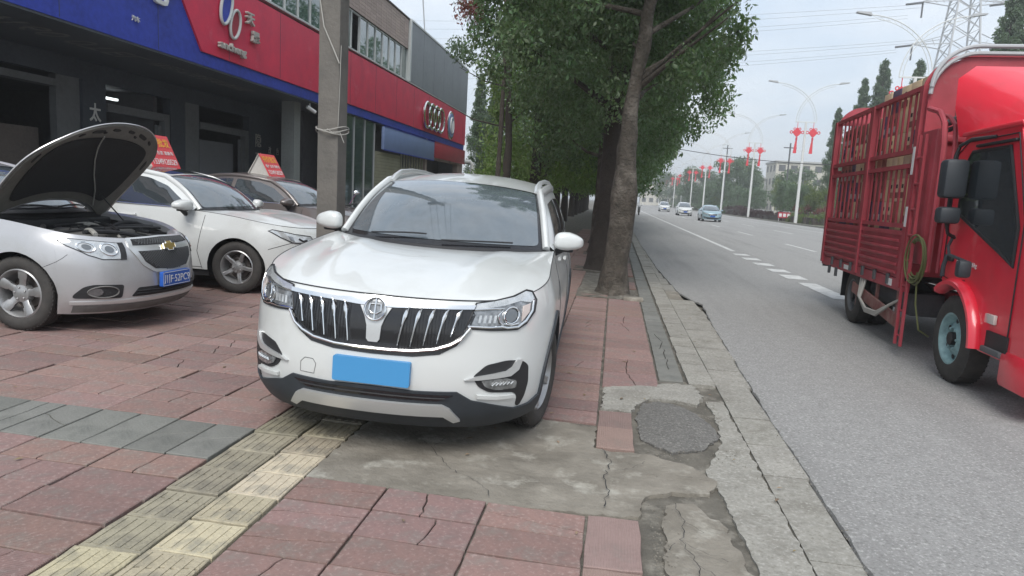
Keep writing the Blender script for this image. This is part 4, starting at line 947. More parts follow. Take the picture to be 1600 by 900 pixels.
# irregular cast patches
def slab(name, poly, z, m, jag=.02, amp=.006, th=.03, step=.05, parent=pav, dome=0, seed=1, kind='structure'):
    rn = random.Random(seed); P = []
    for a, b in zip(poly, poly[1:] + poly[:1]):
        n = max(1, int(math.hypot(b[0] - a[0], b[1] - a[1]) / .035))
        for i in range(n): P.append((a[0] + (b[0] - a[0]) * i / n + rn.uniform(-jag, jag) * (i > 0), a[1] + (b[1] - a[1]) * i / n + rn.uniform(-jag, jag) * (i > 0)))
    xs_ = [p[0] for p in P]; ys_ = [p[1] for p in P]; cx, cy = (min(xs_) + max(xs_)) / 2, (min(ys_) + max(ys_)) / 2; rx, ry = (max(xs_) - min(xs_)) / 2, (max(ys_) - min(ys_)) / 2
    def f(x, y):
        d = max(0, 1 - ((x - cx) / rx) ** 2 - ((y - cy) / ry) ** 2)
        return (x, y, gz(x) + z + amp * noise.noise(Vector((x * 4, y * 4, seed))) + amp * .5 * noise.noise(Vector((x * 15, y * 15, seed))) + dome * d)
    q = MB(); patch(q, P, f, 0, -th, step); o = q.build(name, m, parent, smooth=50); return o
slab('concrete_patch', [(-1.455, 3.18), (-.9, 3.17), (-.5, 3.15), (-.03, 3.19), (.22, 3.22), (.26, 3.45), (.40, 3.55), (.60, 3.58), (.66, 3.75), (.50, 3.98), (.24, 4.07), (-.02, 4.08), (-.02, 4.47), (-.5, 4.53), (-1.45, 4.54)], -.001, M['concrete'], .012, .012, seed=2)
slab('asphalt_mound', [(.27, 4.35), (.45, 4.15), (.66, 4.28), (.79, 4.55), (.74, 4.85), (.58, 5.12), (.44, 5.25), (.30, 5.15), (.25, 4.8)], -.010, M['asphalt_patch'], .012, .010, dome=.035, seed=3)
slab('broken_concrete', [(.0, 4.90), (.22, 4.88), (.26, 5.1), (.36, 5.28), (.55, 5.30), (.72, 5.22), (.80, 5.5), (.74, 5.80), (.50, 5.78), (.30, 5.62), (.02, 5.50)], .0, M['concrete2'], .015, .012, seed=4)
slab('broken_concrete', [(.30, 2.0), (.33, 3.1), (.36, 3.38), (.50, 3.45), (.62, 3.25), (.66, 2.9), (.68, 2.0)], -.008, M['concrete'], .015, .010, seed=5)
if 0: slab('broken_concrete', [(.31, 2.3), (.33, 3.12), (.37, 3.36), (.46, 3.36), (.55, 3.15), (.50, 2.9), (.53, 2.6), (.50, 2.3)], -.002, M['concrete2'], .012, .007, seed=15)
slab('concrete_slab', [(.69, 1.5), (.70, 3.0), (.66, 3.6), (.62, 3.9), (.78, 4.4), (.82, 5.0), (.80, 5.35), (.935, 5.4), (.935, 1.5)], -.006, M['concrete2'], .010, .005, seed=6)
# open cracks in the cast patches
def crack(pts, w, seed):
    rn = random.Random(seed); P = []
    for a, b in zip(pts, pts[1:]):
        n = max(2, int(math.hypot(b[0] - a[0], b[1] - a[1]) / .03))
        for i in range(n): P.append((a[0] + (b[0] - a[0]) * i / n + rn.uniform(-.011, .011), a[1] + (b[1] - a[1]) * i / n + rn.uniform(-.011, .011)))
    q = MB(); q.grid([[Vector((x - ww, y, gz(x) + .0125)), Vector((x + ww, y, gz(x) + .0125))] for x, y in P for ww in [w * rn.uniform(.3, 1)]]); q.build('crack', M['bay'], pav, 0, norm=False)
crack([(.03, 4.05), (.08, 3.85), (.05, 3.65), (.07, 3.45), (.04, 3.22)], .0035, 1); crack([(.07, 3.7), (.2, 3.8), (.3, 3.95)], .0022, 2); crack([(-.95, 3.75), (-.8, 3.5), (-.55, 3.3), (-.5, 3.17)], .002, 3)
crack([(.40, 3.38), (.43, 3.2), (.40, 3.0), (.45, 2.8), (.42, 2.5)], .0025, 6); crack([(.43, 3.2), (.52, 3.1), (.60, 3.12)], .002, 7); crack([(.40, 3.0), (.5, 2.9), (.62, 2.85)], .002, 8); crack([(.34, 2.9), (.40, 3.0)], .002, 9); crack([(.45, 2.8), (.53, 2.7), (.6, 2.6)], .002, 10)
crack([(-1.3, 4.1), (-1.1, 3.9), (-.95, 3.75), (-.9, 3.95)], .0018, 4); crack([(-.5, 3.35), (-.2, 3.45), (.04, 3.4)], .0018, 5)
# kerb stones and gutter slabs: each one
rk = random.Random(5); y = 5.80
while y < 60:
    l = rk.uniform(.32, .55) if y < 12 else .8; q = MB(); j = [rk.uniform(-.006, .006) for _ in range(4)]
    q.prism([(.715 + j[0], y + .006), (.935, y + .006 + j[1]), (.935, y + l - .008 + j[2]), (.715 + j[3], y + l - .006)], -.06, .004 + rk.uniform(-.004, .004)); q.build('kerb_stone', M['concrete2'], pav); y += l
y = 1.6
for l in [.9, .5, .95, .52, .55, .9, .55, .48, .5, .5, .55, .6, .5, .5] + [1.0] * 40:
    q = MB(); j = [rk.uniform(-.008, .008) for _ in range(4)]; ex = min(edge(y), edge(y + l)) - .003
    q.prism([(.948, y + .005), (ex + j[1], y + .006 + j[0]), (ex + j[2], y + l - .005), (.948, y + l - .006 + j[3])], -.06, -.008 + rk.uniform(-.003, .003)); q.build('gutter_slab', M['concrete2'] if rk.random() < .8 else M['concrete'], pav); y += l
# litter: gravel along the broken edge and small leaves
q = MB()
for k in range(700):
    t = rk.random(); 
    if k < 200: x, y_ = .27 + abs(rk.gauss(0, .05)), rk.uniform(2.2, 3.4)
    elif k < 480: x, y_ = rk.uniform(.3, .85), rk.choice((4.15, 4.9, 5.3)) + rk.gauss(0, .08)
    elif k < 620: y_ = rk.uniform(2.4, 9); x = edge(y_) - .015 + rk.gauss(0, .012)
    else: x, y_ = rk.uniform(-3, 1), rk.uniform(2.4, 9)
    s_ = rk.uniform(.0015, .005); q.ball((x, y_, gz(x) + .001), (s_, s_ * rk.uniform(.6, 1.3), s_ * .6), 3)
q.build('gravel', M['concrete'], None, smooth=0, kind='stuff')
ql = MB()
for k in range(170):
    x = rk.uniform(-1.5, 1.15) if k < 120 else rk.uniform(-7, -2); y_ = rk.uniform(2.3, 16); a = rk.uniform(0, 6.28); l = rk.uniform(.012, .03)
    c, s_ = math.cos(a) * l, math.sin(a) * l; z = gz(x) + .006
    ql.add([(x - c, y_ - s_, z), (x + s_ * .4, y_ - c * .4, z + .005), (x + c, y_ + s_, z + .002), (x - s_ * .4, y_ + c * .4, z + .004)], [(0, 1, 2, 3)])
ql.build('fallen_leaves', mat('dry_leaf', (.20, .15, .08), .9, island=.4), None, smooth=0, norm=False, kind='stuff')

# ------------------------------------------------------------------ trees
def leaf_cloud(name, centres, radii, n, size, m, droop=.6, rng=None, asp=.45):
    rng = rng or RNG; k = len(centres); ce = np.array(centres); ra = np.array(radii)
    idx = rng.integers(0, k, n); d = rng.normal(size=(n, 3)); d /= np.linalg.norm(d, axis=1)[:, None]
    r = rng.random(n) ** .45; p = ce[idx] + d * (ra[idx][:, None] if ra.ndim == 1 else ra[idx]) * r[:, None]
    a = rng.normal(size=(n, 3)); a[:, 2] -= droop * 1.6; a /= np.linalg.norm(a, axis=1)[:, None]
    b = np.cross(a, rng.normal(size=(n, 3))); b /= np.linalg.norm(b, axis=1)[:, None]; c = np.cross(a, b)
    s = size * (.6 + .8 * rng.random(n))[:, None]
    v = np.stack([p, p + a * s * .5 + b * s * asp * .5 + c * s * .08, p + a * s, p + a * s * .5 - b * s * asp * .5 + c * s * .08], 1).reshape(-1, 3)
    me = bpy.data.meshes.new(name); me.vertices.add(4 * n); me.vertices.foreach_set('co', v.ravel().astype(np.float32))
    me.loops.add(4 * n); me.loops.foreach_set('vertex_index', np.arange(4 * n, dtype=np.int32)); me.polygons.add(n); me.polygons.foreach_set('loop_start', np.arange(0, 4 * n, 4, dtype=np.int32))
    me.update(calc_edges=True); me.materials.append(m); return me
def crown_clusters(rng, rx, ry, z0, z1, n, cr=(.35, .7), hollow=.5, box=.45):
    C, Rr = [], []; cz_ = (z0 + z1) / 2; hz_ = (z1 - z0) / 2
    while len(C) < n:
        d = rng.normal(size=3); d /= np.linalg.norm(d); t = hollow + (1 - hollow) * rng.random() ** .6
        lump = 1 + .22 * noise.noise(Vector(d * 1.9) + Vector((rng.integers(3), 0, 0)))
        z = cz_ + math.copysign(abs(d[2]) ** (1 - box * .6), d[2]) * hz_ * t * lump; w = (1 + box * abs(d[2]) ** 1.5 * (1.9 if d[2] < 0 else .6)) if box else 1
        C.append((d[0] * rx * t * lump * w, d[1] * ry * t * lump * w, z)); Rr.append(rng.uniform(*cr))
    return C, Rr
def limb_tree(name, label, x, y, crown_mesh, trunk_pts, rad, barkm, group, z0=0, rotz=0, branches=(), s=1, cat='tree'):
    g = thing(name, label, cat, (x, y, z0), 0, group)
    q = MB(); n = 14
    P = [Vector(p) for p in trunk_pts]; Q = []; Rr = []
    for i in range(len(P) - 1):
        for k in range(6):
            t = k / 6; Q.append(P[i].lerp(P[i + 1], t)); r_ = rad[i] + (rad[i + 1] - rad[i]) * t; Rr.append(r_)
    Q.append(P[-1]); Rr.append(rad[-1]); q.tube(Q, Rr, n=n)
    q.v = [tuple(Vector(v) * 1 + Vector((noise.noise(Vector(v) * 2.2 + Vector((x, y, 0))), noise.noise(Vector(v) * 2.2 + Vector((x + 9, y, 0))), 0)) * .045) for v in q.v]
    q.build('trunk', barkm, g, smooth=60)
    for bs in branches:
        q = MB(); q.tube(bs[0], bs[1], n=8); q.build('branch', barkm, g, smooth=60)
    o = bpy.data.objects.new('crown', crown_mesh); COL.objects.link(o); o.parent = g; o.rotation_euler = (0, 0, rotz); o.scale = (s * (.72 if name == 'conical_tree' else 1), s * (.72 if name == 'conical_tree' else 1), s)
    return g
rA = np.random.default_rng(11)
CA, RA_ = crown_clusters(rA, 2.0, 2.1, 3.1, 9.0, 270, (.22, .48), .5)
keep = [i for i, c in enumerate(CA) if not (c[1] < .3 and abs(c[0] - .22) < .42 + RA_[i] * .6 and c[2] < 6) and c[0] + RA_[i] * .5 < 1.72 + .1 * (c[2] > 4)]; CA = [CA[i] for i in keep]; RA_ = [RA_[i] for i in keep]
crA = leaf_cloud('crown_leaves_near', CA, RA_, 75000, .085, M['leafA'], rng=rA)
C2, R2 = crown_clusters(rA, 2.1, 2.5, 2.6, 9.0, 150, (.35, .65), .5)
crB = leaf_cloud('crown_leaves_mid', C2, R2, 36000, .12, M['leafA'], rng=rA)
C3, R3 = crown_clusters(rA, 2.5, 2.8, 2.4, 10, 80, (.5, .9), .45)
crC = leaf_cloud('crown_leaves_far', C3, R3, 9000, .24, M['leafA'], rng=rA)
crL = leaf_cloud('crown_leaves_light', *crown_clusters(rA, 2.2, 2.4, 1.6, 8, 90, (.4, .8), .45), 14000, .16, M['leafB'], rng=rA)
GR = 'trees along the pavement edge'
def brs(rn, top, n, L_=1.8, zr=(2.6, 6), r0=.06, ax=(0, 0)):
    o = []
    for i in range(n):
        a = rn.uniform(0, 2 * PI); z = rn.uniform(*zr); f = z / top; b = Vector((ax[0] * f, ax[1] * f, z)); e = b + Vector((math.cos(a), math.sin(a), rn.uniform(.3, .9))) * L_ * rn.uniform(.6, 1)
        m_ = b.lerp(e, .5) + Vector((rn.uniform(-.15, .15), rn.uniform(-.15, .15), -.1)); o.append(([b, m_, e], [r0, r0 * .6, r0 * .2]))
    return o
rt = random.Random(9)
limb_tree('street_tree', 'nearest pavement tree, with a pale leaning trunk standing beside the kerb', .02, 11.25, crA, [(.02, 0, -.1), (.04, 0, .08), (.06, 0, .5), (.09, .0, 1.1), (.12, 0, 1.65), (.10, .02, 2.3), (.10, .02, 2.7), (.16, .05, 3.4), (.25, .08, 4.1), (.32, .1, 4.8), (.5, .15, 7.5)], [.33, .26, .215, .20, .195, .165, .13, .115, .105, .095, .06], M['bark'], GR, branches=brs(rt, 7, 9, 1.9, (3.1, 6.5), .05, (.5, .2)))
limb_tree('street_tree', 'second pavement tree, a thick dark ivy hung trunk right behind the pale leaning one', -.22, 14.9, crA, [(0, 0, -.1), (0, 0, .15), (.12, 0, 1.2), (.17, 0, 2.4), (.25, 0, 4), (.3, .1, 7.5)], [.42, .33, .29, .33, .33, .2], M['bark2'], GR, rotz=2.2, branches=brs(rt, 7, 8, 2.1, (2.8, 6.5), .06))
ords = ['third', 'fourth', 'fifth', 'sixth', 'seventh', 'eighth', 'ninth', 'tenth', 'eleventh', 'twelfth', 'thirteenth', 'fourteenth', 'fifteenth', 'sixteenth']
for i in range(14):
    y = 19.2 + 4.4 * i + rt.uniform(-.4, .4); near = i < 3
    limb_tree('street_tree', f'{ords[i]} tree from the front in the row along the kerb, dark crown meeting its neighbours', -.35 + rt.uniform(-.15, .15), y, crB if near else crC, [(0, 0, -.1), (0, 0, .2), (.03, 0, 1.5), (.05, 0, 4), (.1, 0, 7)], [.42, .30, .25, .22, .12], M['bark2'] if i % 2 else M['bark'], GR, rotz=rt.uniform(0, 6), branches=brs(rt, 7, 5, 1.8, (2.6, 6), .06) if near else (), s=rt.uniform(.95, 1.08))
for i in range(12):
    y = 24.6 + 6.0 * i; cm = (crL, crL, crB, crL)[i % 4] if i < 5 else crC
    limb_tree('verge_tree', ['bushy tree left of the pavement, level with the end of the shop building', 'light green young tree behind the parked white SUV roof'][i % 2] if i < 2 else f'{ords[i]} tree from the front in the left hand row beside the pavement', (-3.4 + rt.uniform(-.35, .35)) if i else -2.9, y, cm, [(0, 0, -.1), (.02, 0, 1.5), (.05, 0, 4), (.1, 0, 7)], [.26, .2, .17, .1], M['bark2'], 'trees left of the pavement', rotz=rt.uniform(0, 6), s=rt.uniform(.9, 1.05) if i else .8, z0=gz(-3.4))
# wispy tall tree by the end of the building with red leaves
cw = leaf_cloud('crown_leaves_wispy', *crown_clusters(rA, 1.7, 1.9, 3.6, 11, 46, (.25, .5), .5), 9000, .10, M['leafC'], rng=rA)
limb_tree('verge_tree', 'wispy pale tree whose thin twigs reach over the end of the shop building', -3.6, 22.5, cw, [(0, 0, -.1), (.05, 0, 3), (-.1, 0, 6), (.1, 0, 9)], [.16, .12, .09, .04], M['bark2'], 'trees left of the pavement', branches=brs(rt, 9, 9, 2, (3.2, 8), .035), z0=gz(-3.9))
cr_ = leaf_cloud('crown_leaves_red', *crown_clusters(rA, 1.0, 1.0, 6.3, 8.6, 14, (.25, .5), .3), 2600, .10, M['leafR'], rng=rA)
limb_tree('verge_tree', 'slim tree with reddish leaves at the top edge of the picture', -3.55, 20.4, cr_, [(0, 0, -.1), (.1, 0, 4), (0, 0, 8)], [.08, .06, .03], M['bark2'], 'trees left of the pavement', z0=gz(-4), branches=brs(rt, 8, 5, 1, (5, 7.5), .02))
# tree pits
for i, (x, y) in enumerate(((-.03, 11.1), (-.3, 14.9), (-.3, 19.2), (-.3, 23.6))):
    slab('tree_pit_soil', [(x - .48, y - .5), (x + .45, y - .5), (x + .45, y + .5), (x - .48, y + .5)], .004, M['soil'], .01, .02, seed=20 + i)
    q = MB(); q.box(x + .25, x + .55, y - .62, y - .42, gz(x) - .02, gz(x) + .05, bev=.012); q.build('kerb_fragment', M['concrete'], pav)
# conical trees far off
def conical(n, h, r, leaf, size, rng):
    C, Rr = [], []
    for i in range(n):
        z = h * (.12 + .86 * rng.random() ** 1.1); w = r * (1 - z / h) ** .75 + .15; a = rng.random() * 6.28; t = rng.random() ** .5; C.append((math.cos(a) * w * t, math.sin(a) * w * t, z)); Rr.append(.2 + .22 * w)
    return leaf_cloud('conical_crown', C, Rr, leaf, size, M['leafC'], rng=rng)
cn = conical(220, 18, 3.0, 26000, .26, rA); GB = 'tall conical trees beyond the road'
for lab, x, y, h in (('conical tree left of the truck rear, beyond the median', 24.6, 86, 13.5), ('lower conical tree beside the truck rear edge', 26.8, 92, 11), ('slim pointed tree above the middle of the truck cargo', 28.3, 90, 17.6), ('tallest pointed tree above the truck cargo', 30.3, 90, 19.8), ('pointed tree showing over the cartons on the truck', 33.5, 88, 19.5),
        ('dark conical tree above the front of the cargo rack', 29.8, 62, 19.5), ('tree crown in the top right behind the truck cab', 30.9, 63, 21.5), ('broad conical tree at the top right corner', 32.4, 62, 24), ('second broad conical tree at the top right corner', 34.2, 62, 25)):
    limb_tree('conical_tree', lab, x, y, cn, [(0, 0, 0), (0, 0, h * .9)], [.3, .05], M['bark2'], GB, rotz=x, s=h / 18)
for i, (x, y, h) in enumerate(((-9.5, 47, 9.5), (-8.9, 50, 10.5), (-7.6, 52, 8.5), (-10.4, 56, 9), (-6.4, 56, 7))):
    limb_tree('conical_tree', ['slim', 'taller', 'shorter', 'hazy', 'rounded'][i] + ' cedar-like tree beyond the end of the shop building', x, y, cn, [(0, 0, 0), (0, 0, h * .9)], [.2, .05], M['bark2'], 'trees beyond the shop building', rotz=i, s=h / 18)
# median: kerb, soil, hedges, shrubs, trees
q = MB(); q.box(18.2, 18.36, 20, 400, -.3, .15); struct('median_kerb', q, M['concrete2'])
q = MB(); q.box(18.36, 25.6, 20, 400, -.3, .12); struct('median_soil', q, M['soilb'])
def hedge(lab, x0, x1, y0, y1, h, m, n, size, rnd_=0, cat='hedge', name='clipped_hedge', grp='hedges on the median'):
    g = thing(name, lab, cat, ((x0 + x1) / 2, (y0 + y1) / 2, .1), 0, grp); sx, sy = (x1 - x0) / 2, (y1 - y0) / 2; C, Rr = [], []
    k = max(8, int((x1 - x0) * (y1 - y0) * 3))
    for i in range(min(k, 160)):
        a, b, c = RNG.uniform(-1, 1), RNG.uniform(-1, 1), RNG.uniform(.1, 1); top = h * ((1 - .6 * (a * a + b * b) / 2) if rnd_ else 1); C.append((a * sx * .9, b * sy * .96, c * top * .82)); Rr.append(min(.35, h * .35))
    o = bpy.data.objects.new('foliage', leaf_cloud('hedge_leaves', C, Rr, n, size, m)); COL.objects.link(o); o.parent = g
    q = MB(); q.box(-sx * .8, sx * .8, -sy * .95, sy * .95, 0, h * .5); q.build('stems', M['bark2'], g)
hedge('long low dark purple hedge along the median kerb', 18.9, 20.2, 83, 112, 1.1, M['hedge_red'], 16000, .16)
hedge('higher rounded dark purple hedge behind the low one', 18.9, 22.5, 112, 136, 1.8, M['hedge_red'], 12000, .22, 1)
for i, (y, x) in enumerate(((72.5, 18.9), (76.5, 19.1), (80.5, 19.0))): hedge(['first', 'second', 'third'][i] + ' round light green shrub counted from the truck on the median', x, x + 2.2, y - 1.2, y + 1.2, 1.35, M['leafY'], 2500, .13, 1, 'shrub', 'round_shrub', 'round shrubs on the median')
hedge('brownish box hedge behind the round shrubs', 21.5, 23.5, 70, 90, 2.2, M['leafR'], 9000, .2)
for i in range(5): hedge(['green hedge block past the pale blue saloon', 'second green hedge block down the median', 'third green hedge block down the median', 'fourth green hedge block down the median', 'last green hedge block down the median'][i], 18.9, 22, 125 + i * 30, 148 + i * 30, 2.0, M['leafC'], 5000, .3, 1)
bush = leaf_cloud('bush_crown', *crown_clusters(rA, 2.6, 2.6, 1.2, 6.2, 60, (.5, .9), .4), 8000, .26, M['leafC'], rng=rA)
bushY = leaf_cloud('bush_crown_light', *crown_clusters(rA, 2.6, 2.6, 1.4, 5.6, 50, (.5, .9), .4), 6000, .26, M['leafY'], rng=rA)
rb = random.Random(4)
for i in range(16):
    y = 84 + i * 13; x = 24 + rb.uniform(-1.2, 2.5)
    if i in (2, 3): x += 3
    limb_tree('median_tree', f'{"bushy green" if i % 3 else "yellowish green"} median tree, the {(["first", "second"] + ords)[i]} of its row away from the truck', x, y, bush if i % 3 else bushY, [(0, 0, 0), (0, 0, 2.5), (0, 0, 4)], [.14, .1, .05], M['bark2'], 'bushy trees on the median', rotz=i, s=rb.uniform(.7, 1.25))
for i, (x, y, s_) in enumerate(((26, 160, 2.0), (30, 175, 1.8), (22.5, 200, 1.9), (19, 260, 2.0), (36, 150, 1.6), (43, 140, 1.5), (47, 120, 1.5))):
    limb_tree('background_tree', f'large leafy tree far beyond the median, {["left of the pale flats","beside the pale flats","farther down the road","farthest down the road","right of the low beige house","near the pale flats entrance","just left of the truck"][i]}', x, y, bush, [(0, 0, 0), (0, 0, 3)], [.25, .1], M['bark2'], 'large trees beyond the median', rotz=i, s=s_)
# ------------------------------------------------------------------ shop building
XFA = -9.0; K = 11.5
bl = thing('shop_building', 'two storey row of shops with a long red and blue sign band', 'building', (XFA, 20, 0))
def bb(name, x0, x1, y0, y1, z0, z1, m, par=None, bev=0): q = MB(); q.box(x0 - XFA, x1 - XFA, y0 - 20, y1 - 20, z0, z1, bev=bev); return q.build(name, m, par or bl)
B0 = 2.0
bb('floor', -20, -9.0, B0, 40.2, .05, gz(-9) - .01, M['greywall'])
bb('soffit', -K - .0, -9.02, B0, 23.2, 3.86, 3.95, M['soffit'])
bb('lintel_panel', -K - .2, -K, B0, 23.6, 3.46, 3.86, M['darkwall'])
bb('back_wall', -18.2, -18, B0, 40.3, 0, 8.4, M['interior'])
bb('roof_slab', -18, -9.1, B0, 40.3, 8.30, 8.44, M['greywall'])
bb('upper_floor_slab', -18, -9.2, B0, 40.3, 5.75, 5.88, M['greywall'])
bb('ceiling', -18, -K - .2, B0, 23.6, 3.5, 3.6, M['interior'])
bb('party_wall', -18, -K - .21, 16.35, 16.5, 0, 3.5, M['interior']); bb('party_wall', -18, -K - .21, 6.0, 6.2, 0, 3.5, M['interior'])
bb('end_wall', -18, -9.2, 40.1, 40.3, 0, 8.38, M['greyclad'])
# sign bands; fascia boxes
def fascia(name, pts, x, m, th=.18): q = MB(); q.prism([(y - 20, z) for y, z in pts], x - XFA - th, x - XFA, axis='x'); return q.build(name, m, bl)
sb = fascia('blue_sign_band', [(B0, 3.90), (14.25, 3.90), (40.2, 3.90), (40.2, 4.19), (14.15, 4.17), (12.9, 5.85), (B0, 5.85)], -9.0, M['signblue'])
sr = fascia('red_sign_band', [(12.905, 5.85), (14.155, 4.175), (40.3, 4.195), (40.3, 5.93), (20, 5.85)], -8.96, M['signred'], .2)
for yy in np.arange(3, 40.3, 2.44): q = MB(); q.box(.0415 if yy > 14 else .0015, .044 if yy > 14 else .004, yy - 20 - .006, yy - 20 + .006, 4.2 if yy > 13 else 3.92, 5.84); q.build('sign_panel_joint', M['darkwall'], bl)
bb('sign_cap', -9.22, -8.94, 12.8, 40.35, 5.935, 5.985, M['frame']); bb('sign_cap', -9.2, -8.97, B0, 12.8, 5.855, 5.90, M['frame'])
text('sign_lettering', '服务中心', M['whitep'], sb, (.03, -8.6, 5.25), (0, 1, 0), (0, 0, 1), 1, .03, w=3.6, h=1.0)
text('small_sign_lettering', '汽车', M['whitep'], sb, (.02, -7.9 + .0, 4.33), (0, 1, 0), (0, 0, 1), 1, .01, w=.22, h=.10)
# emblem of two loops, letters
def loop(cy, cz_, ry, rz, tilt, n=30): return [Vector((.09, cy - 20 + ry * math.cos(t) * math.cos(tilt) - rz * math.sin(t) * math.sin(tilt), cz_ + ry * math.cos(t) * math.sin(tilt) + rz * math.sin(t) * math.cos(tilt))) for t in np.linspace(0, 2 * PI, n, endpoint=False)]
for lp, m in ((loop(15.02, 5.32, .20, .42, -.35), M['signblue']), (loop(15.38, 5.02, .19, .34, -.35), M['signred2'])):
    q = MB(); q.tube(lp, .035, n=8, closed=True); e = q.build('loop_emblem', M['frame'], sr)
    q = MB(); q.prism([(p.y, p.z) for p in lp], .055, .075, axis='x'); q.build('emblem_fill', m, e)
text('sign_lettering', 'ancheng', M['signwhite'], sr, (.10, -4.75, 4.44), (0, 1, 0), (0, 0, 1), .4, .04, w=1.1, h=.23, offset=.012)
text('sign_lettering', '天', M['signwhite'], sr, (.10, -4.0, 5.29), (0, 1, 0), (0, 0, 1), .4, .04, w=.36, h=.28, offset=.01)
text('sign_lettering', '晟', M['signwhite'], sr, (.10, -3.75, 4.92), (0, 1, 0), (0, 0, 1), .4, .04, w=.34, h=.26, offset=.01)
text('soffit_reflection_text', '13084160 0TEL', M['mirrortext'], bl, (-1.0, -9.1, 3.852), (0, 1, 0), (-1, 0, 0), .6, .001, w=5.2, h=.62)  # mirrored grey letters, painted as a reflection in the soffit; next line too
text('soffit_reflection_text', '精品汽车品牌展销部', M['mirrortext'], bl, (-.9, -4.2, 3.852), (0, 1, 0), (-1, 0, 0), .5, .001, w=3.9, h=.5)
# rings emblem (four rings) and round badge
for k in range(4):
    cy = 31.75 + k * .82; q = MB(); q.tube([(.12, cy - 20 + .62 * math.cos(t), 4.93 + .56 * math.sin(t)) for t in np.linspace(0, 2 * PI, 30, endpoint=False)], .075, n=8, closed=True); q.build('ring_emblem', M['chrome'], sr)
q = MB(); q.lathe([(0, .10), (.70, .10), (.74, .06), (.74, 0)], 'x', (.0, 16.6, 4.95), n=30); rbg = q.build('round_emblem', M['chrome'], sr)
q = MB(); q.lathe([(0, .125), (.60, .125), (.62, .10)], 'x', (.0, 16.6, 4.95), n=30); q.build('emblem_disc', M['signblue2'], rbg)
q = MB(); q.tube([(.14, 16.6 + .36 * math.cos(t), 4.95 + .40 * math.sin(t)) for t in np.linspace(0, 2 * PI, 24, endpoint=False)], .04, n=6, closed=True); q.tube([(.14, 16.4, 5.2), (.14, 16.6, 4.65), (.14, 16.8, 5.2)], .04, n=6); q.build('emblem_lines', M['whitep'], rbg)
q = MB(); q.tube([(.11, .19, 4.25), (.11, .19, 5.38)], .045, n=8); q.build('drain_pipe', M['frame'], bl)
q = MB(); [q.box(.03, .18, .19 - .06, .19 + .06, z, z + .05) for z in (4.5, 4.9, 5.25)]; q.build('pipe_clamp', M['steel'], bl)
# second floor windows
ya = 6.4
bb('window_sill', -9.3, -9.02, B0, 28.9, 5.99, 6.03, M['frame'])
k = 0
while ya < 28.6:
    w = .78; q = MB(); q.box(-.12, -.10, ya - 20 + .03, ya - 20 + w - .03, 6.06, 7.24); dark = (k % 8 == 5)
    if not dark: q.build('window_pane', M['winglass'], bl)
    else: bb('open_window', -9.6, -9.5, ya, ya + w, 6.05, 7.25, M['blackgloss'])
    bb('window_mullion', -9.14, -9.06, ya - .025, ya + .025, 6.04, 7.26, M['frame']); ya += w; k += 1
bb('window_rail', -9.13, -9.07, 6.4, 28.7, 7.22, 7.27, M['frame']); bb('window_wall', -9.9, -9.8, B0, 29, 5.9, 7.3, M['interior'])
# tiled band above, tile by tile (nearest) in courses
bb('parapet_backing', -9.5, -9.03, B0, 29.0, 7.27, 8.45, M['grout'])
qn = 0; far_ = MB(); proto = None
for r_ in range(10):
    for c_ in range(22):
        y0 = 16.6 + c_ * .56
        if proto is None: q = MB(); q.box(-.0, .015, 0, .545, 0, .107); proto = q.mesh('facade_tile', M['facetile'], 0)
        if y0 + .5 < 29: o = bpy.data.objects.new('facade_tile', proto); COL.objects.link(o); o.parent = bl; o.location = (-.03, y0 - 20, 7.285 + r_ * .116)
q = MB(); [q.box(-.03, -.015, y0 - 20, y0 - 20 + .545, 7.285 + r_ * .116, 7.392 + r_ * .116) for r_ in range(10) for y0 in np.arange(2.04, 16.5, .56)]; q.build('facade_tiles', M['facetile'], bl)['kind'] = 'stuff'
bb('parapet_cap', -9.55, -8.97, B0, 29.0, 8.452, 8.50, M['grout'])
bb('corner_strip', -9.2, -8.92, 28.95, 29.12, 5.99, 8.5, M['frame'])
for i in range(6): bb('cladding_panel', -9.15, -8.93, 29.14 + i * 1.86, 29.13 + (i + 1) * 1.86 - .012, 5.99, 8.42, M['greyclad'])
bb('cladding_cap', -9.2, -8.9, 29.1, 40.35, 8.425, 8.50, M['frame'])
q = MB(); q.tube([(-.3, 12.4, 8.4), (-.4, 12.1, 10.3)], .03, n=6); q.build('antenna_mast', M['steel'], bl)
# ground floor shopfronts, on the recessed wall
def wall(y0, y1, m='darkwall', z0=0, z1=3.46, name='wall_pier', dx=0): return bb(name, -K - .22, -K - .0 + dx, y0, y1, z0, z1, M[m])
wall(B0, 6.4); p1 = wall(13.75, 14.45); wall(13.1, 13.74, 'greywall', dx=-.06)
text('pier_lettering', '太', M['whitep'], p1, (-K + 9 + .012, 14.1 - 20, 2.80), (0, 1, 0), (0, 0, 1), .5, .006, w=.34, h=.40, offset=.008)
# opening one: dim hall with a brown lower wall and posts
bb('hall_wall', -K - .6, -K - .5, 6.4, 13.1, 0, 2.35, M['brownwall']); 
for y in (11.4,): bb('door_post', -K - .1, -K - .02, y, y + .05, 0, 3.4, M['greywall'])
bb('shop_beam', -K - .3, -K + .02, 6.4, 13.1, 3.20, 3.34, M['greywall'])
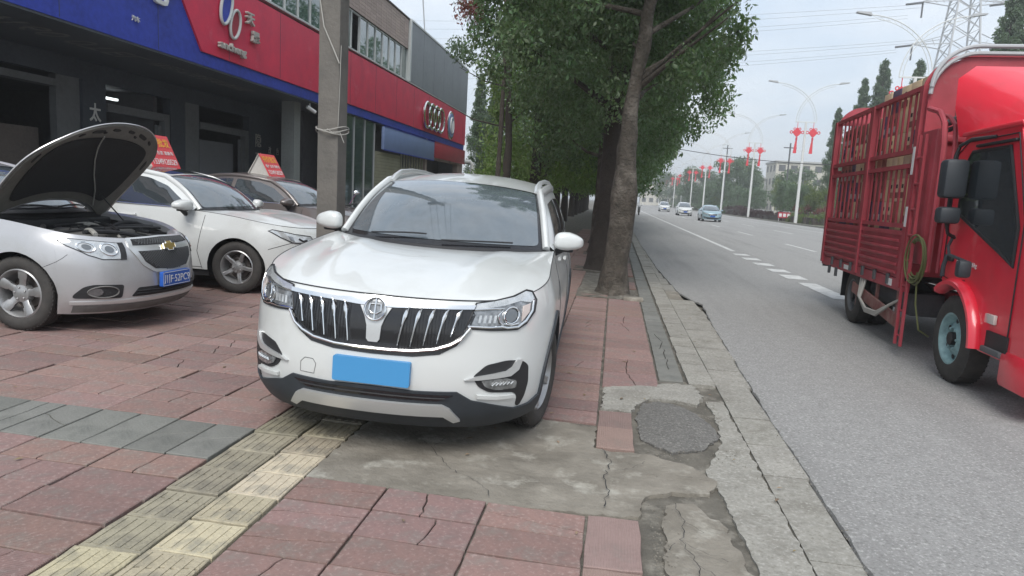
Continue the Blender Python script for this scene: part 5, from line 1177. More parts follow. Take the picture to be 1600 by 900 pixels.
# opening two: metal framed door
def doorway(y0, y1, zt, fw=.18):
    bb('door_frame', -K - .15, -K + .01, y1 - fw, y1, 0, zt, M['greywall']); bb('door_frame', -K - .15, -K + .005, y0, y1 - fw, zt - fw * .9, zt, M['greywall'])
    bb('door_frame', -K - .12, -K - .02, y1 - fw * 2.1, y1 - fw * 1.5, 0, zt - .3, M['greywall']); bb('door_panel', -K - .34, -K - .28, y0, y1 - fw * 2, 0, zt - .45, M['doorpanel'])
doorway(14.5, 16.7, 3.05, .2)
q = MB(); q.box(-K + 9 - .9, -K + 9 - .82, 14.5 - 20, 15.9 - 20, 3.26, 3.31); q.build('ceiling_tube_lamp', M['fluo'], bl)
wall(16.75, 18.0); wall(17.35, 17.95, 'greywall', dx=.02)
doorway(18.05, 20.6, 3.02, .2)
p3 = wall(20.65, 24.1)
text('pier_lettering', '隐', M['signwhite'], p3, (-K + 9 + .012, 1.2, 2.78), (0, 1, 0), (0, 0, 1), .5, .006, w=.36, h=.42); text('pier_lettering', '形', M['signwhite'], p3, (-K + 9 + .012, 1.2, 2.2), (0, 1, 0), (0, 0, 1), .5, .006, w=.36, h=.42)
for i, s_ in enumerate('改色贴膜'[:3]): text('pier_lettering', s_, M['frame'], p3, (-K + 9 + .012, 1.95 + i * .52, 2.52), (0, 1, 0), (0, 0, 1), .3, .004, w=.17, h=.24)
# lobby with pale column
bb('lobby_wall', -12.2, -12.1, 24.1, 30, 0, 3.9, M['greywall']); bb('lobby_column', -9.9, -9.5, 19.6, 20.0, 0, 3.88, M['palecol']); bb('lobby_ceiling', -12.2, -9.1, 23.2, 24.2, 3.86, 3.94, M['palecol'])
bb('side_wall', -12.1, -9.1, 24.0, 24.1, 0, 3.86, M['palecol'])
cm = thing('security_camera', 'white security camera on a short arm under the blue sign band', 'camera', (-9.1, 19.75, 3.72))
q = MB(); q.tube([(0, 0, .12), (0, 0, 0)], .02, n=8); q.build('arm', M['whitep'], cm); q = MB(); q.tube([(-.02, -.12, .0), (.10, .16, -.12)], .055, n=12); q.build('housing', M['whitep'], cm)
# teal glazed front
for i in range(3): bb('glass_panel', -9.12, -9.08, 22.2 + i * 1.02, 22.2 + (i + 1) * 1.02 - .03, .05, 3.85, M['tealglass'])
for i in range(4): bb('glazing_bar', -9.1, -9.04, 22.17 + i * 1.02, 22.2 + i * 1.02, .05, 3.85, M['steel'])
bb('interior_partition', -10.5, -10.4, 22.1, 40, 0, 3.9, M['interior'])
for i in range(23): bb('shutter_slat', -9.12, -9.05 + (i % 2) * .0, 25.3, 28.4, .05 + i * .122, .05 + i * .122 + .112, M['shutter'])
for i in range(9): bb('grille_bar', -9.1, -9.04, 28.55 + i * .4, 28.62 + i * .4, .05, 2.95, M['shutter'])
bb('grille_rail', -9.09, -9.05, 28.5, 32.2, 2.3, 2.36, M['shutter'])
bb('wall_pier', -9.3, -9.03, 32.2, 32.5, 0, 3.9, M['facetile']); bb('wall_pier', -9.3, -9.03, 38.9, 40.2, 0, 3.9, M['facetile'])
bb('brick_lintel', -9.32, -9.02, 32.2, 39.5, 3.0, 3.16, M['facetile'])
# lower shop signs
def hang(name, label, y0, y1, z0, z1, m, x=-8.9):
    g = thing(name, label, 'sign', (x, (y0 + y1) / 2, z0), 0); h = (y1 - y0) / 2
    q = MB(); q.box(-.12, 0, -h, h, 0, z1 - z0, bev=.01); q.build('face', m, g); q = MB(); q.box(-.02, .012, -h, h, -.035, .0); q.box(-.02, .012, -h, h, z1 - z0, z1 - z0 + .03); q.build('edge_trim', M['signblue'] if m is M['signblue2'] else m, g)
hang('shop_sign', 'pale blue blank shop sign under the end of the long blue band', 25.9, 33.3, 2.95, 3.80, M['signblue2'])
hang('shop_sign', 'dark red blank shop sign at the far end under the blue band', 33.4, 40.2, 3.12, 3.84, M['signred2'])
# fat pipe at the end
pp = thing('vent_pipe', 'white bent vent pipe at the far corner of the shop building', 'pipe', (-8.7, 41.0, 0)); q = MB(); q.tube([(-.4, 0, 3.25), (-.05, 0, 3.3), (.1, 0, 3.15), (.1, 0, .1)], .12, n=10); q.build('pipe', M['frame'], pp)

# ------------------------------------------------------------------ concrete pole with wires
pg = thing('utility_pole', 'square grey concrete utility pole wrapped in wire, between the white saloon and the SUV', 'pole', (-3.33, 7.85, gz(-3.4)))
q = MB(); q.prism([(-.122, -.13), (.122, -.13), (.122, .13), (-.122, .13)], 0, 10.5); q.build('shaft', M['pole'], pg)
q = MB()
for k in range(3): q.tube([(.15 * math.cos(t) * 1.25, .15 * math.sin(t) * 1.25, 2.04 + k * .02 + .03 * math.sin(t * 2 + k)) for t in np.linspace(0, 2 * PI, 26, endpoint=False)], .006, n=5, closed=True)
q.tube([(.0, -.15, 2.07), (.09, -.17, 2.02), (.16, -.16, 2.03), (.2, -.14, 1.92)], .005, n=5); q.build('wire_band', M['whitewire'], pg)
q = MB(); q.tube([(-.15, -.145, 4.2), (-.13, -.15, 3.6), (-.06, -.15, 3.2), (.06, -.15, 2.95), (.13, -.15, 2.8)], .008, n=6); q.tube([(.145, -.14, 3.0), (.138, -.15, 2.4), (.125, -.14, 2.1)], .004, n=6); q.build('cable', M['whitewire'], pg)
q = MB(); q.box(-.75, .75, -.06, .06, 8.9, 9.02); q.box(-.55, .55, -.05, .05, 8.2, 8.3); q.build('crossarm', M['tank'], pg)  # crossarms and insulators out of view, added for the windscreen to reflect
for x in (-.65, -.2, .3, .65): q = MB(); q.tube([(x, 0, 9.02), (x, 0, 9.22)], .05, n=8); q.build('insulator', M['whitep'], pg)
q = MB(); q.box(-.3, .3, -.55, -.15, 7.6, 8.3, bev=.03); q.build('added_transformer', M['tank'], pg)  # added above the frame as a dark shape in the windscreen reflection
# overhead lines
def cable(label, a, b, sag, r, grp=None, m='wire'):
    q = MB(); A, B = Vector(a), Vector(b); q.tube([A.lerp(B, t) - Vector((0, 0, sag * 4 * t * (1 - t))) for t in np.linspace(0, 1, 25)], r, n=5)
    o = q.build('overhead_cable', M[m], None); setp(o, label, 'cable', grp)
for i, x in enumerate((-.65, -.2, .3, .65)): cable(f'unseen wire added from the concrete pole over the parked cars, {["leftmost", "second from the left", "third from the left", "rightmost"][i]}', (-3.33 + x, 7.85, 9.22), (1.2 + x, -14, 8.6), .5, .012, 'wires added to the concrete pole')  # out of view, added so that lines reflect in the windscreen
def onY(px, py, Y): r = RW.transposed() @ Vector(((px - 800) / 1080, (py - 450) / 1080, 1)); t = Y / r.y; return r * t + Vector((0, 0, CAMH))
cable('dark cable sagging over the far road, below the festival knots', (1.0, 60, 6.6), onY(1340, 258, 60), .5, .028)
# ------------------------------------------------------------------ pylon and power lines
py = thing('power_pylon', 'tall grey lattice power pylon rising behind the truck', 'pylon', (63.5, 150, 0)); 
H_ = 52; ws_ = lambda z: 5.2 - 3.9 * (z / H_) if z < 46 else 1.2
for sx in (-1, 1):
    for sy in (-1, 1):
        q = MB(); q.bar((sx * ws_(0), sy * ws_(0), 0), (sx * ws_(H_), sy * ws_(H_), H_), .28, .28); q.build('leg', M['steel'], py)
zz = [0]; 
while zz[-1] < H_ - 1: zz.append(zz[-1] + max(1.6, ws_(zz[-1]) * 1.1))
for f_ in range(4):
    q = MB()
    for a, b in zip(zz, zz[1:]):
        wa, wb_ = ws_(a), ws_(min(b, H_)); b = min(b, H_)
        for s0, s1 in ((-1, 1), (1, -1)):
            A = (s0 * wa, wa) if f_ % 2 == 0 else (wa, s0 * wa); B = (s1 * wb_, wb_) if f_ % 2 == 0 else (wb_, s1 * wb_); sg = 1 if f_ < 2 else -1
            A = (A[0], A[1] * sg) if f_ % 2 == 0 else (A[0] * sg, A[1]); B = (B[0], B[1] * sg) if f_ % 2 == 0 else (B[0] * sg, B[1])
            q.bar((A[0], A[1], a), (B[0], B[1], b), .13, .13)
    q.build('lattice_face', M['steel'], py)
PW = []
for z, w in ((34.5, 8.5), (42.5, 7.5), (48, 6.5)):
    for sx in (-1, 1):
        q = MB(); a = ws_(z)
        for sy in (-1, 1): q.bar((sx * a, sy * a, z), (sx * w, 0, z + .2), .15, .15); q.bar((sx * a, sy * a, z + 1.8), (sx * w, 0, z + .3), .12, .12)
        for t in (.3, .55, .8): x = sx * (a + (w - a) * t); q.bar((x, 0, z + .1), (x + sx * .6, 0, z + 1.8 * (1 - t)), .1, .1)
        q.build('crossarm', M['steel'], py)
        q = MB(); q.tube([(sx * w, 0, z), (sx * w, 0, z - 2.8)], .16, n=8); q.tube([(sx * w, -.3, z), (sx * w - 3.2, -.5, z - .5)], .2, n=8); q.build('insulator', M['tank'], py)
wy = [(1440, 12, 640, 6), (1440, 24, 640, 22), (1440, 30, 640, 36), (1440, 64, 640, 52), (1435, 70, 640, 66), (1400, 82, 640, 74), (1460, 8, 640, 10), (1480, 5, 640, -6)]
wy = [(1450, 6, 1170, 18, 640, 20), (1440, 12, 1170, 27, 640, 36), (1418, 24, 1165, 40, 640, 50), (1418, 29, 1165, 47, 640, 62), (1440, 62, 1180, 76, 640, 92), (1440, 66, 1180, 82, 640, 103), (1400, 78, 1180, 93, 640, 118), (1400, 82, 1190, 98, 640, 128)]
for i, (xa, ya_, xb, yb, xc, yc) in enumerate(wy):
    a, b = onY(xa, ya_, 150), onY(xc, yb + (yb - ya_) / (xa - xb) * (xb - xc) * .62 - (yb - ya_) * 0, 165)
    cable('high voltage line strung from the pylon across the sky, ' + ['topmost', 'second from the top', 'third from the top', 'fourth from the top', 'fifth from the top', 'sixth from the top', 'second lowest', 'lowest'][i], a, b, 1.2, .035, 'high voltage lines from the pylon', 'steel')

# ------------------------------------------------------------------ street lamps with knots
def lamp():
    g = thing('street_lamp', 'x', 'street lamp', (18.6, 49, .1), 0, 'street lamps with red knots on the median')
    q = MB(); q.tube([(0, 0, 0), (0, 0, 10.3)], [.17, .11], n=10); q.build('post', M['lampw'], g)
    q = MB(); q.bar((-1, 0, 10.3), (1, 0, 10.3), .09, .09); q.build('crossbar', M['lampw'], g); q = MB(); q.bar((-.9, 0, 7.4), (.9, 0, 7.4), .05, .05); q.build('crossbar', M['lampw'], g)
    for sx, ll in ((-1, 3.1), (1, 2.8)):
        q = MB(); P = lambda t, d=0: Vector((-sx * (1.0 + d) + sx * (ll + 1 + d) * (1 - math.cos(t * PI / 2)) , 0, 10.3 + (3.5 + d) * math.sin(t * PI / 2) + .35 * t))
        a = [P(t) for t in np.linspace(0, 1, 15)]; b = [P(t, -.22) for t in np.linspace(0, .93, 15)]; q.tube(a, .035, n=6); q.tube(b, .022, n=6)
        for u, v in list(zip(a, b))[1::1]: q.tube([u, v], .012, n=4)
        q.build('arm', M['lampw'], g)
        q = MB(); e = a[-1]; q.prism([(0, -.06), (sx * .95, .10), (sx * .95, .18), (sx * .1, .14)], -.16, .16, axis='y', M=Matrix.Translation(e)); q.build('luminaire', M['steel'], g)
    for sx in (-1, 1):
        c = Vector((sx * .78, 0, 9.25)); q = MB(); s_ = .55
        dm = [(0, s_ * .9), (s_ * .45, s_ * .45), (s_ * .8, 0), (s_ * .45, -s_ * .45), (0, -s_ * .9), (-s_ * .45, -s_ * .45), (-s_ * .8, 0), (-s_ * .45, s_ * .45)]
        q.prism([(c.x + a, c.z + b) for a, b in dm], -.06, .06, axis='y')
        for k in (-1, 1): q.tube([(c.x + k * .55 + .13 * math.cos(t), 0, c.z + .02 + .13 * math.sin(t)) for t in np.linspace(0, 2 * PI, 12, endpoint=False)], .045, n=6, closed=True)
        for k in (-1, 1): q.tube([(c.x + k * .24 + .11 * math.cos(t), 0, c.z + .34 + .11 * math.sin(t)) for t in np.linspace(0, 2 * PI, 12, endpoint=False)], .04, n=6, closed=True)
        q.tube([(c.x, 0, 10.3), (c.x, 0, c.z)], .03, n=5); q.tube([(c.x, 0, c.z - .5), (c.x, 0, c.z - .75)], .10, n=6)
        for k in range(-2, 3): q.tube([(c.x + k * .02, 0, c.z - .7), (c.x + k * .065 - .05, 0, c.z - 2.1)], [.035, .05], n=5)
        q.build('festival_knot', M['knot'], g, smooth=0)
    return g
l0 = lamp()
oo = ['nearest, half behind the truck cargo', 'second from the truck, clear against the sky', 'third from the truck', 'fourth from the truck', 'fifth from the truck', 'sixth from the truck', 'seventh from the truck', 'eighth from the truck', 'ninth from the truck', 'tenth from the truck', 'eleventh from the truck', 'twelfth from the truck', 'thirteenth from the truck', 'fourteenth from the truck', 'fifteenth from the truck', 'farthest of the row']
for i in range(16):
    g = l0 if i == 0 else copy_tree(l0); g.location = (18.6, 49.5 + 26.2 * i, .1); g['label'] = 'white street lamp with two red knots, ' + oo[i]
# far buildings
def block(label, x, y, w, d, h, floors, cols, m, roofed=False):
    g = thing('apartment_building', label, 'building', (x, y, 0)); q = MB(); q.box(-w / 2, w / 2, -d / 2, d / 2, 0, h); q.build('wall', m, g)
    q = MB(); q.box(-w / 2 - .3, w / 2 + .3, -d / 2 - .3, d / 2 + .3, h, h + .5); q.build('roof', M['greyb'], g)
    for f in range(floors):
        z = h * (f + .35) / floors
        for c in range(cols):
            xx = -w / 2 + w * (c + .5) / cols; q = MB(); q.box(xx - w / cols * .28, xx + w / cols * .28, -d / 2 - .03, -d / 2 + .05, z, z + h / floors * .48); q.build('window', M['tank'], g)
        for c in range(max(1, int(d / 4))):
            yy = -d / 2 + d * (c + .5) / max(1, int(d / 4)); q = MB(); q.box(-w / 2 - .03, -w / 2 + .05, yy - .8, yy + .8, z, z + h / floors * .48); q.build('window', M['tank'], g)
block('pale four storey flats beyond the median, left of the truck', 48, 196, 15, 12, 13.4, 4, 5, M['cream'])
block('low beige house left of the pale flats', 38.5, 205, 9, 10, 9.3, 3, 3, M['greyb'])
block('wide pale building far down the road behind the trees', 24, 330, 26, 14, 12, 3, 8, M['cream'])
block('distant grey block at the far end of the road', 52, 380, 30, 14, 17, 4, 8, M['greyb'])
block('small cream house between the trees and the pale flats', 30, 230, 10, 8, 7, 2, 3, M['cream'])
block('long white wall building right behind the truck', 75, 130, 26, 12, 8, 2, 8, M['cream'])
# red and white notice on the median and rail fence
ns = thing('notice_board', 'low red and white notice board on the median near the round shrubs', 'sign', (18.9, 82, .1)); q = MB(); q.box(-.7, .7, -.03, .03, .4, 1.05); q.build('board', M['signred2'], ns)
for k in range(3): q = MB(); q.box(-.6 + k * .45, -.3 + k * .45, -.045, -.031, .55, .9); q.build('characters', M['whitep'], ns); 
for x in (-.6, .6): q = MB(); q.box(x - .03, x + .03, -.02, .02, 0, .4); q.build('post', M['steel'], ns)
fg = thing('railing', 'white rail fence running along the back of the median', 'fence', (24.8, 100, .1))
for z in (.5, 1.0): q = MB(); q.box(-.02, .02, -30, 40, z, z + .07); q.build('rail', M['lampw'], fg)
for k in range(29): q = MB(); q.box(-.04, .04, -30 + k * 2.5 - .04, -30 + k * 2.5 + .04, 0, 1.15); q.build('post', M['lampw'], fg)
# small poles in the distance
for i, (x, y, h) in enumerate(((27, 118, 12), (22, 150, 14), (33, 135, 9))):
    g = thing('utility_pole', f'thin distant utility pole {["left of the pale flats","above the green trees on the median","with a short crossarm near the flats"][i]}', 'pole', (x, y, 0)); q = MB(); q.tube([(0, 0, 0), (0, 0, h)], .12, n=8); q.build('shaft', M['tank'], g); q = MB(); q.box(-1, 1, -.05, .05, h - .8, h - .65); q.build('crossarm', M['tank'], g)
# motorbikes
def bike(label, x, y, rz, col):
    g = thing('motor_scooter', label, 'scooter', (x, y, gz(x)), rz)
    for xx in (.62, -.6):
        q = MB(); q.lathe([(.20, -.05), (.24, -.055), (.27, -.03), (.275, 0), (.27, .03), (.24, .055), (.20, .05)], 'y', (0, 0, 0), n=24, closed=True); wo = q.build('wheel', M['rubber'], g, loc=(xx, 0, .275)); q = MB(); q.lathe([(0, -.03), (.2, -.03), (.2, .03), (0, .03)], 'y', n=20); q.build('rim', M['alu'], wo)
    q = MB(); q.bar((.62, 0, .28), (.42, 0, 1.0), .05, .09, bev=.01); q.tube([(.40, -.33, 1.08), (.44, -.1, 1.02), (.44, .1, 1.02), (.40, .33, 1.08)], .017, n=8); q.build('fork', M['black'], g)
    q = MB(); q.prism([(.50, .45), (.48, .95), (.36, .98), (.28, .5), (.2, .36), (-.25, .34), (-.62, .62), (-.75, .74), (-.15, .72), (-.05, .5), (.2, .30)], -.13, .13, axis='y'); q.build('fairing', col, g)
    q = MB(); q.box(-.72, -.02, -.13, .13, .74, .83, bev=.035); q.build('seat', M['black'], g)
    for s_ in (-1, 1):
        q = MB(); q.tube([(.41, s_ * .2, 1.06), (.38, s_ * .3, 1.24)], .008, n=6); q.ball((.38, s_ * .32, 1.28), (.02, .06, .04), 7); q.build('mirror', M['chrome'], g)
    q = MB(); q.ball((.50, 0, .93), (.05, .09, .07), 8); q.build('headlight', M['lampglass'], g)
    return g
bike('dark scooter parked behind the SUV in front of the teal glazed shop', -5.3, 12.9, R(-70), M['black'])
bike('scooter far down the kerb beside the row of trees', 2.6, 78, R(-90), M['tank'])
# ------------------------------------------------------------------ red stake truck
TX, TY = 3.20, 8.0
tk = thing('cargo_truck', 'red light truck with a tall stake body full of cartons, passing on the right', 'truck', (TX, TY, 0), R(-3.0))
def tb(name, boxes, m, par=None, bev=0, smooth=35):
    q = MB()
    for b in boxes: q.box(*b, bev=bev)
    return q.build(name, m, par or tk, smooth=smooth)
WD = 2.15                   # body width, local x from 0 (near side) to WD; y forward is negative
YR, YF = 3.90, .18          # rear and front end of the cargo body
# lower side boards, ribbed, in two gates
for y0, y1 in ((.40, 1.88), (1.98, 3.80)):
    g_ = tb('side_gate', [(0.0, .03, y0, y1, .80, 1.28)], M['red_truck'])
    for k in range(5): tb('gate_rib', [(-.022, 0, y0 + .02, y1 - .02, .835 + k * .09, .872 + k * .09)], M['red_truck'], g_, .006)
    for k in range(3): tb('gate_hinge', [(-.03, .0, y0 + .2 + k * .5, y0 + .26 + k * .5, .70, .82)], M['tank'], g_)
tb('chassis_rail', [(-.005, .08, YF, YR, .66, .79), (WD - .08, WD, YF, YR, .66, .79), (.55, .68, -2.2, YR, .50, .68), (WD - .68, WD - .55, -2.2, YR, .50, .68)], M['red_truck'])
tb('cargo_floor', [(.02, WD - .02, YF, YR, .78, .84)], M['black'])
tb('reflector_plate', [(-.012, -.006, 2.3, 2.55, .70, .76)], M['whitep']); tb('reflector_plate', [(-.012, -.006, .5, .66, .69, .77)], M['whitep'])
# posts and rails
for y in (YF + .02, 1.90, YR - .1): tb('corner_post', [(-.03, .06, y, y + .10, .70, 2.90)], M['red_truck'])
for z in (1.28, 1.36, 2.03, 2.19, 2.86): tb('side_rail', [(-.015, .035, YF + .12, YR - .1, z, z + .05)], M['red_truck'])
for seg in ((.42, 1.86), (2.04, 3.76)):
    for k in range(8):
        y = seg[0] + (seg[1] - seg[0]) * (k + .3) / 8
        for z0, z1 in ((1.41, 2.03), (2.24, 2.86)): tb('stake', [(.0, .015, y, y + .045, z0, z1)], M['red_truck'])
for z0, z1 in ((1.41, 2.03), (2.24, 2.86)): tb('stake', [(.0, .03, .30, .36, z0, z1)], M['red_truck'])
# far side and rear, plainer
for z in (1.3, 2.1, 2.86): tb('side_rail', [(WD - .035, WD, YF, YR, z, z + .05)], M['red_truck']); tb('rear_rail', [(.06, WD - .06, YR - .06, YR - .01, z, z + .05)], M['red_truck'])
for k in range(14): tb('stake', [(WD - .03, WD, .3 + k * .24, .36 + k * .24, .85, 2.86)], M['red_truck'])
for k in range(9): tb('stake', [(.2 + k * .22, .25 + k * .22, YR - .05, YR - .02, .85, 2.86)], M['red_truck'])
tb('side_gate', [(WD - .03, WD, YF, YR, .80, 1.28)], M['red_truck']); tb('tail_gate', [(.06, WD - .06, YR - .04, YR - .01, .80, 1.28)], M['red_truck'])
def arch_panel(name, y, z0, zt, r=.42):
    pl = [(0, z0), (0, zt - r)] + [(r - r * math.cos(t), zt - r + r * math.sin(t)) for t in np.linspace(0, PI / 2, 10)] + [(WD - r + r * math.sin(t), zt - r + r * math.cos(t)) for t in np.linspace(0, PI / 2, 10)] + [(WD, z0)]
    q = MB(); q.prism(pl, y, y + .04, axis='y'); return q.build(name, M['red_truck'], tk), pl
arch_panel('rear_bulkhead', YR - .08, 2.90, 3.14, .34)
fb, pl = arch_panel('front_bulkhead', YF - .06, .85, 3.18)
for r_ in (.0, .07):
    q = MB(); q.tube([(x + (.0), YF - .10 - r_ * .2, z + .03 + r_) for x, z in pl[2:-1]], .022, n=8); q.build('top_rail', M['steel'], tk)
q = MB(); q.tube([(x, YF + .1, z + .04) for x, z in pl[1:-1]], .024, n=8); q.build('top_rail', M['red_truck'], tk)
for x0 in (.28, .62, 1.0, 1.4): tb('bulkhead_recess', [(x0, x0 + .2, YF - .075, YF - .06, 2.45, 2.68)], M['rust'])
for z in (1.45, 2.3): tb('bulkhead_rib', [(.03, WD - .03, YF - .10, YF - .06, z, z + .07)], M['red_truck'], None, .01)
tb('bulkhead_side', [(-.01, .10, YF - .45, YF - .06, 1.0, 2.40)], M['red_truck'], None, .02)
q = MB(); q.tube([(-.03, -.55, .95), (-.03, -.55, 2.2), (-.03, -.50, 2.42), (-.03, -.35, 2.55), (-.03, -.05, 2.62)], .028, n=8); q.tube([(.05, -.60, .95), (.05, -.60, 2.2), (.05, -.55, 2.40), (.05, -.38, 2.5), (.05, -.1, 2.56)], .022, n=8); q.build('guard_rail', M['red_truck'], tk)
q = MB(); q.tube([(.1, -.1, 2.45), (.3, -.35, 2.58), (.5, -.6, 2.62)], .035, n=8); q.tube([(.15, -.1, 2.40), (.35, -.3, 2.50), (.6, -.6, 2.56)], .025, n=8); q.build('rope_bundle', M['tank'], tk)
tb('reflector_strip', [(-.035, -.03, YF + .03, YF + .09, 1.95, 2.25)], M['whitep']); tb('reflector_strip', [(-.035, -.03, YF + .03, YF + .09, 1.38, 1.60)], M['whitep'])
# ladder
q = MB(); 
for y in (-.25, -.09): q.bar((-.06, y + .10, 2.35), (-.09, y, .12), .028, .028)
for z in np.arange(.22, 2.3, .27): q.tube([(-.075, -.25 + .045 * z, z), (-.075, -.09 + .045 * z, z)], .012, n=6)
q.build('ladder', M['red_truck'], tk)
# hose coil
q = MB(); rr = random.Random(2)
for k in range(6): r0 = .215 + rr.uniform(-.035, .035); cy, cz_ = -.34 + rr.uniform(-.02, .02), 1.06 + rr.uniform(-.02, .02); q.tube([(-.06 - .006 * k, cy + r0 * math.cos(t), cz_ + r0 * math.sin(t)) for t in np.linspace(0, 2 * PI, 26, endpoint=False)], .009, n=6, closed=True)
hz_ = q.build('hose_coil', M['hose'], tk); 
q = MB(); q.tube([(-.06, -.38, .93), (-.05, -.42, .6), (-.02, -.5, .35), (.1, -.45, .28)], .009, n=6); q.build('hose_end', M['hose'], hz_)
# underside: tanks, hoses, dirty guard plate, mudflap
q = MB(); q.tube([(.34, .75, .55), (.34, 1.75, .55)], .20, n=18); q.build('air_tank', M['tank'], tk, smooth=50); tb('battery_box', [(.15, .5, .30, .68, .38, .64)], M['tank'], None, .02)
q = MB(); q.box(0, .03, .20, 2.1, .16, .30, Matrix.Translation((0, 0, .06)) @ Matrix.Rotation(.10, 4, 'X')); q.build('side_guard', M['rust'], tk)
for y in (.35, 1.1, 1.9): tb('guard_bracket', [(.03, .06, y, y + .05, .24, .68)], M['rust'])
q = MB()
for k in range(3): q.tube([(.02, 1.75 - k * .1, .66), (-.02 - .02 * k, 1.65 - k * .1, .42), (-.05, 1.2, .28 + .02 * k), (-.06, .75, .30 + k * .02), (-.02, .42, .48), (.06, .34, .56)], .016, n=8)
q.build('air_hose', M['whitewire'], tk)
tb('mudflap', [(.05, .42, 2.78, 2.80, .28, .72)], M['black']); tb('tail_lamp', [(.02, .30, YR - .02, YR + .04, .62, .74)], M['tank']); tb('hook', [(-.03, .0, 3.3, 3.36, .56, .68), (-.03, 0, 2.9, 2.96, .55, .68)], M['tank'])
def twheel(x, y, r, w, m, dual=False):
    q = MB(); rr_ = r * .60; pr = [(rr_, -w / 2), (r * .8, -w / 2 - .01), (r * .95, -w * .46), (r, -w * .38), (r, w * .38), (r * .95, w * .46), (r * .8, w / 2 + .01), (rr_, w / 2)]
    q.lathe(pr, 'x', n=40, closed=True)
    for i in range(44): q.box(-w * .42, w * .42, r - .008, r + .001, -.012, .006, Matrix.Rotation(2 * PI * i / 44, 4, 'X'))
    R_ = MB(); e = -w / 2; R_.lathe([(rr_, e), (rr_ - .015, e + .005), (rr_ - .03, e + .03), (rr_ - .04, e + .06), (rr_ - .055, e + .075), (.115, e + .03), (.10, e + .02), (.085, e + .05), (.0, e + .05)], 'x', n=40)
    for i in range(6): a = 2 * PI * i / 6; R_.ball((e + .022, .098 * math.cos(a), .098 * math.sin(a)), .014, 5)
    wo = R_.build('wheel', m, tk, loc=(x, y, r)); q.build('tyre', M['rubber'], wo)
    h = MB(); 
    for i in range(6): a = 2 * PI * (i + .5) / 6; h.ball((e + .052, (rr_ - .075) * math.cos(a), (rr_ - .075) * math.sin(a)), (.01, .024, .024), 5)
    h.tube([(e + .0, 0, 0), (e + .06, 0, 0)], .06, n=16); h.build('hub_holes', M['black'], wo)['kind'] = 'stuff'
twheel(.10, -1.19, .40, .20, M['mint']); twheel(.12, 2.10, .375, .20, M['tank']); twheel(.36, 2.10, .375, .20, M['tank']); twheel(WD - .13, -1.14, .385, .20, M['mint']); twheel(WD - .2, 2.10, .375, .3, M['tank'])
tb('axle', [(.2, WD - .2, 2.04, 2.16, .32, .44), (.2, WD - .2, -1.2, -1.08, .32, .42)], M['black'])
# cab
cabM = M['red_cab']; side = [(-.66, .92), (-.70, 1.9), (-.80, 2.20), (-.95, 2.30), (-1.95, 2.30), (-2.30, 1.45), (-2.42, 1.25), (-2.45, .55), (-1.85, .45), (-1.78, .62)]
arc_ = [(-1.18 + .50 * math.cos(t), .385 + .50 * math.sin(t)) for t in np.linspace(.34 * PI, PI - .10, 14)][::-1]
poly = [(-.78, .92), (-.70, 1.05), (-.70, 1.9), (-.80, 2.18), (-.95, 2.27), (-1.90, 2.27), (-2.32, 1.40), (-2.45, 1.25), (-2.48, .40), (-1.70, .40)] + arc_ 
q = MB(); q.prism([(a, b) for a, b in poly], .02, WD - .10, axis='x'); q.build('cab_shell', cabM, tk, smooth=25)
q = MB(); q.prism([(-.98, 1.55), (-1.0, 1.98), (-1.12, 2.10), (-1.80, 2.10), (-2.08, 1.45), (-2.08, 1.18), (-1.85, 1.27)], .008, .03, axis='x'); q.build('door_window', M['glass'], tk)
q = MB(); q.tube([(.012, -.98, 1.55), (.012, -1.0, 1.98), (.012, -1.12, 2.10), (.012, -1.80, 2.10), (.012, -2.10, 1.45), (.012, -2.10, 1.15), (.012, -1.85, 1.25), (.012, -.98, 1.55)], .018, n=8, r2=.012); q.build('window_seal', M['black'], tk)
q = MB(); dl = [(.014, -.80, .92), (.014, -.80, 2.1), (.014, -1.0, 2.2), (.014, -1.9, 2.2), (.014, -2.18, 1.5), (.014, -2.18, .55)]; q.tube(dl, .006, n=6); q.build('door_gap', M['black'], tk); q = MB(); q.tube([(.014, -.80, .95), (.014, -.98, .93), (.014, -1.3, .95)], .004, n=6); q.build('door_gap', M['black'], tk)
tb('door_handle', [(-.012, .02, -1.02, -.88, 1.10, 1.15)], M['black'], None, .01); text('door_lettering', '总质量:4495kg', M['whitep'], tk, (.016, -1.28, 1.10), (0, -1, 0), (0, 0, 1), .1, .001, w=.42, h=.06)
# fender arch lip, step, marker, bumper corner
q = MB(); q.tube([(.0, -1.18 + .53 * math.cos(t), .385 + .53 * math.sin(t)) for t in np.linspace(.30 * PI, PI - .05, 22)], .045, n=8, r2=.07, ref=(1, 0, 0)); q.build('wheel_arch', cabM, tk)
tb('wheel_housing', [(.25, .7, -1.85, -.75, .45, .9)], M['black']); tb('step', [(-.02, .3, -2.15, -1.83, .42, .47)], M['tank'], None, .01); tb('step_recess', [(.005, .3, -2.2, -1.85, .47, .60)], M['black'])
tb('bumper', [(-.0, WD - .08, -2.6, -2.10, .20, .50)], cabM, None, .05); tb('marker_lamp', [(-.012, .02, -1.98, -1.82, .66, .74)], M['amber'], None, .01)
tb('roof_trim', [(.0, WD - .08, -1.95, -.85, 2.255, 2.30)], cabM, None, .02)
q = MB(); q.grid([[Vector((x, y, z)) for y, z in ((-2.33, 1.42), (-1.93, 2.22))] for x in (.12, WD - .22)]); 
q = MB(); q.bar((WD / 2 - .05, -2.345, 1.42), (WD / 2 - .05, -1.94, 2.20), WD - .4, .02, up=(0, -.9, .4)); q.build('windscreen', M['wglass'], tk)
